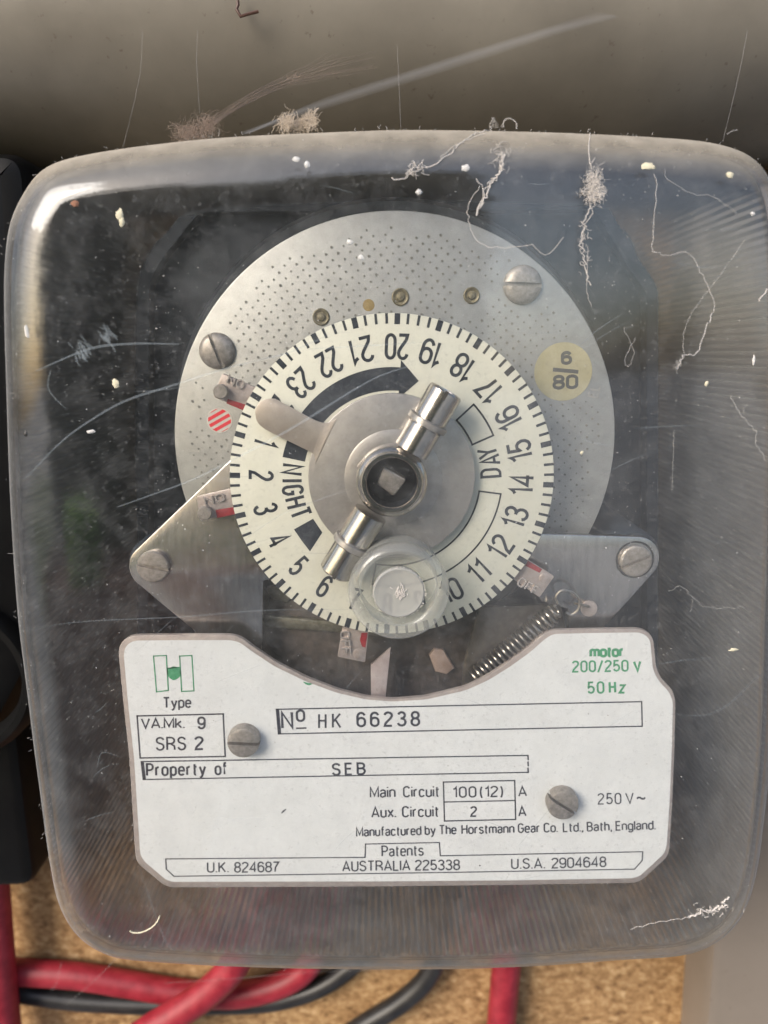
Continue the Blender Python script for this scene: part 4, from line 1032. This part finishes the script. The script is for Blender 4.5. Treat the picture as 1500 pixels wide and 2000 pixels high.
web('cobweb', 'short fine cobweb thread near the right edge at mid height', 'cobweb', WEB, f, group=GW)
def f(b): strand(b, [(1498, 565), (1488, 580), (1480, 588)], .13, .1)
web('cobweb', 'tiny white cobweb end at the right rim of the cover', 'cobweb', TUFT, f, group=GW)
def f(b): strand(b, [(1305, 1155), (1330, 1145), (1352, 1165), (1390, 1188), (1450, 1183)], .05, .15); strand(b, [(1352, 1165), (1348, 1195)], .04, .1)
web('cobweb', 'faint cobweb thread level with the right bracket screw', 'cobweb', WEB, f, group=GW)
def f(b): strand(b, [(1240, 660), (1220, 700), (1225, 715), (1238, 690), (1215, 640)], .05, .12)
web('cobweb', 'tiny looped cobweb thread between disc and right wall of cover', 'cobweb', WEB, f, group=GW)
# debris on top
HT = 2.0
zt_ = max(p[1] for p in raw)
def f(b):
    tuft(b, 372, 258, 17, 8, 420, .022, HT, ln=2.6); tuft(b, 404, 243, 9, 8, 300, .024, HT, ln=2.0)
    for k in range(34):
        y0 = random.uniform(-10, 10); 
        strand(b, [(410 + random.uniform(-10, 10), 240 + y0 * .8), (480, 195 + y0 * 1.0), (540, 165 + y0 * 1.2), (600 + random.uniform(-30, 20), 145 + y0 * 1.6), (700 + random.uniform(-60, 40), 118 + y0 * 2.4)], .02, .03, hs=(HT, -12), n=4, sub=4)
    tuft(b, 575, 152, 7, 5, 24, .03, -5, ln=1.6)
web('cobweb', 'brown fluffy cobweb on the top left edge fanning up to the enclosure', 'cobweb', BROWNF, f, group='cobwebs strung above the cover')
def f(b):
    tuft(b, 578, 244, 14, 6, 330, .045, HT, ln=1.6); tuft(b, 560, 238, 7, 8, 130, .05, HT + 1, ln=1.6); tuft(b, 608, 233, 5, 7, 130, .05, HT + 1, ln=1.6)
    strand(b, [(612, 228), (618, 216), (622, 212)], .18, .05, hs=(HT, HT))
web('cocoon', 'pale cocoon of silk sitting on top edge left of centre', 'cocoon', fibre('cocoon_silk', (.58, .50, .41), .7), f)
def f(b):
    for k in range(9): strand(b, [(955 + k * 2.2, 250), (958 + k * 1.6 + random.gauss(0, 1), 240), (963 + random.gauss(0, 2), 230)], .06, .03, hs=(HT, HT + 1))
    for k in range(3): strand(b, [(978 + k * 3, 248), (986, 236 - k * 2), (998, 232), (1008, 240), (1010 - k, 252)], .06, .05, hs=(HT, HT))
web('cobweb', 'small tuft of looped silk on the top edge right of centre', 'cobweb', WEB, f, group='cobwebs strung above the cover')
def band(b, P, hs, wd):
    Q = smooth(P, 8, False); n = len(Q); prev = None
    for i in range(n):
        t = i / (n - 1); hh = hs[0] + (hs[1] - hs[0]) * t; p = Vector((*at(*Q[i], hh), hh)); q = Vector((*at(Q[i][0] + 3, Q[i][1] + wd * (.5 + .5 * sin(pi * t)), hh), hh + .5))
        cur = (b.v(*p), b.v(*q))
        if prev: b.f([prev[0], cur[0], cur[1], prev[1]])
        prev = cur
def f(b):
    for k in range(5): band(b, [(470 + k * 5, 258), (620, 205 - k * 2), (800, 146 - k * 2), (950, 98 - k * 2), (1080, 58 - k * 2), (1200 - k * 9, 28 - k)], (1.0, -19.0), 16 - k * 3)
web('cobweb_strand', 'broad pale cobweb strand slanting up right across the beige enclosure', 'cobweb', fibre('broad_silk', (.66, .68, .72), .03), f, group='cobwebs strung above the cover')
for P, r_, hs, lab in (([(240, 288), (262, 200), (275, 130), (278, 60)], .03, (2, -18), 'fine upright web thread rising left of the brown fluff'),
        ([(390, 222), (384, 120), (386, 60)], .03, (2, -18), 'fine upright web thread above the brown fluff'),
        ([(783, 252), (778, 140), (776, 90)], .035, (2, -18), 'fine upright web thread at the middle of the top edge'),
        ([(1411, 278), (1440, 160), (1460, 60)], .035, (2, -18), 'fine web thread rising from the top right corner of the cover'),
        ([(1420, 262), (1430, 256), (1440, 254)], .12, (2, 2), 'tiny white web scrap above the top right corner of cover'),
        ([(240, 1858), (190, 1910), (130, 1962)], .05, (0, -40), 'fine web thread slanting down left from the bottom left corner'),
        ([(120, 1880), (110, 1920), (100, 1935)], .09, (-50, -58), 'short kinked web thread before the sideways red cable'),
        ([(320, 1920), (450, 1912), (620, 1898), (760, 1896)], .05, (-40, -40), 'fine level web thread stretched across the crossing red cables')):
    b = B(); strand(b, P, r_, .02, hs=hs); b.make('cobweb_thread', WEBF, label=lab, category='cobweb', recalc=False, group='fine web threads around the cover')
b = B(); strand(b, [(254, 1817), (262, 1821), (280, 1819), (300, 1808), (309, 1796), (312, 1788)], .22, .02, n=6); 
b.make('fibre', CREAMS, label='curled cream fibre stuck to the lower left corner of cover', category='fibre', recalc=False)
hh = -20.5
b = B(); b.tube([(*at(463, -10, hh), hh), (*at(465, 10, hh), hh), (*at(462, 18, hh), hh), (*at(470, 32, hh), hh), (*at(486, 27, hh), hh), (*at(505, 22, hh), hh)], .33, 8)
b.make('dead_insect_leg', mat('insect_brown', (.06, .025, .015), .5), label='bent dark brown insect leg on the beige enclosure at top', category='insect leg', recalc=False)
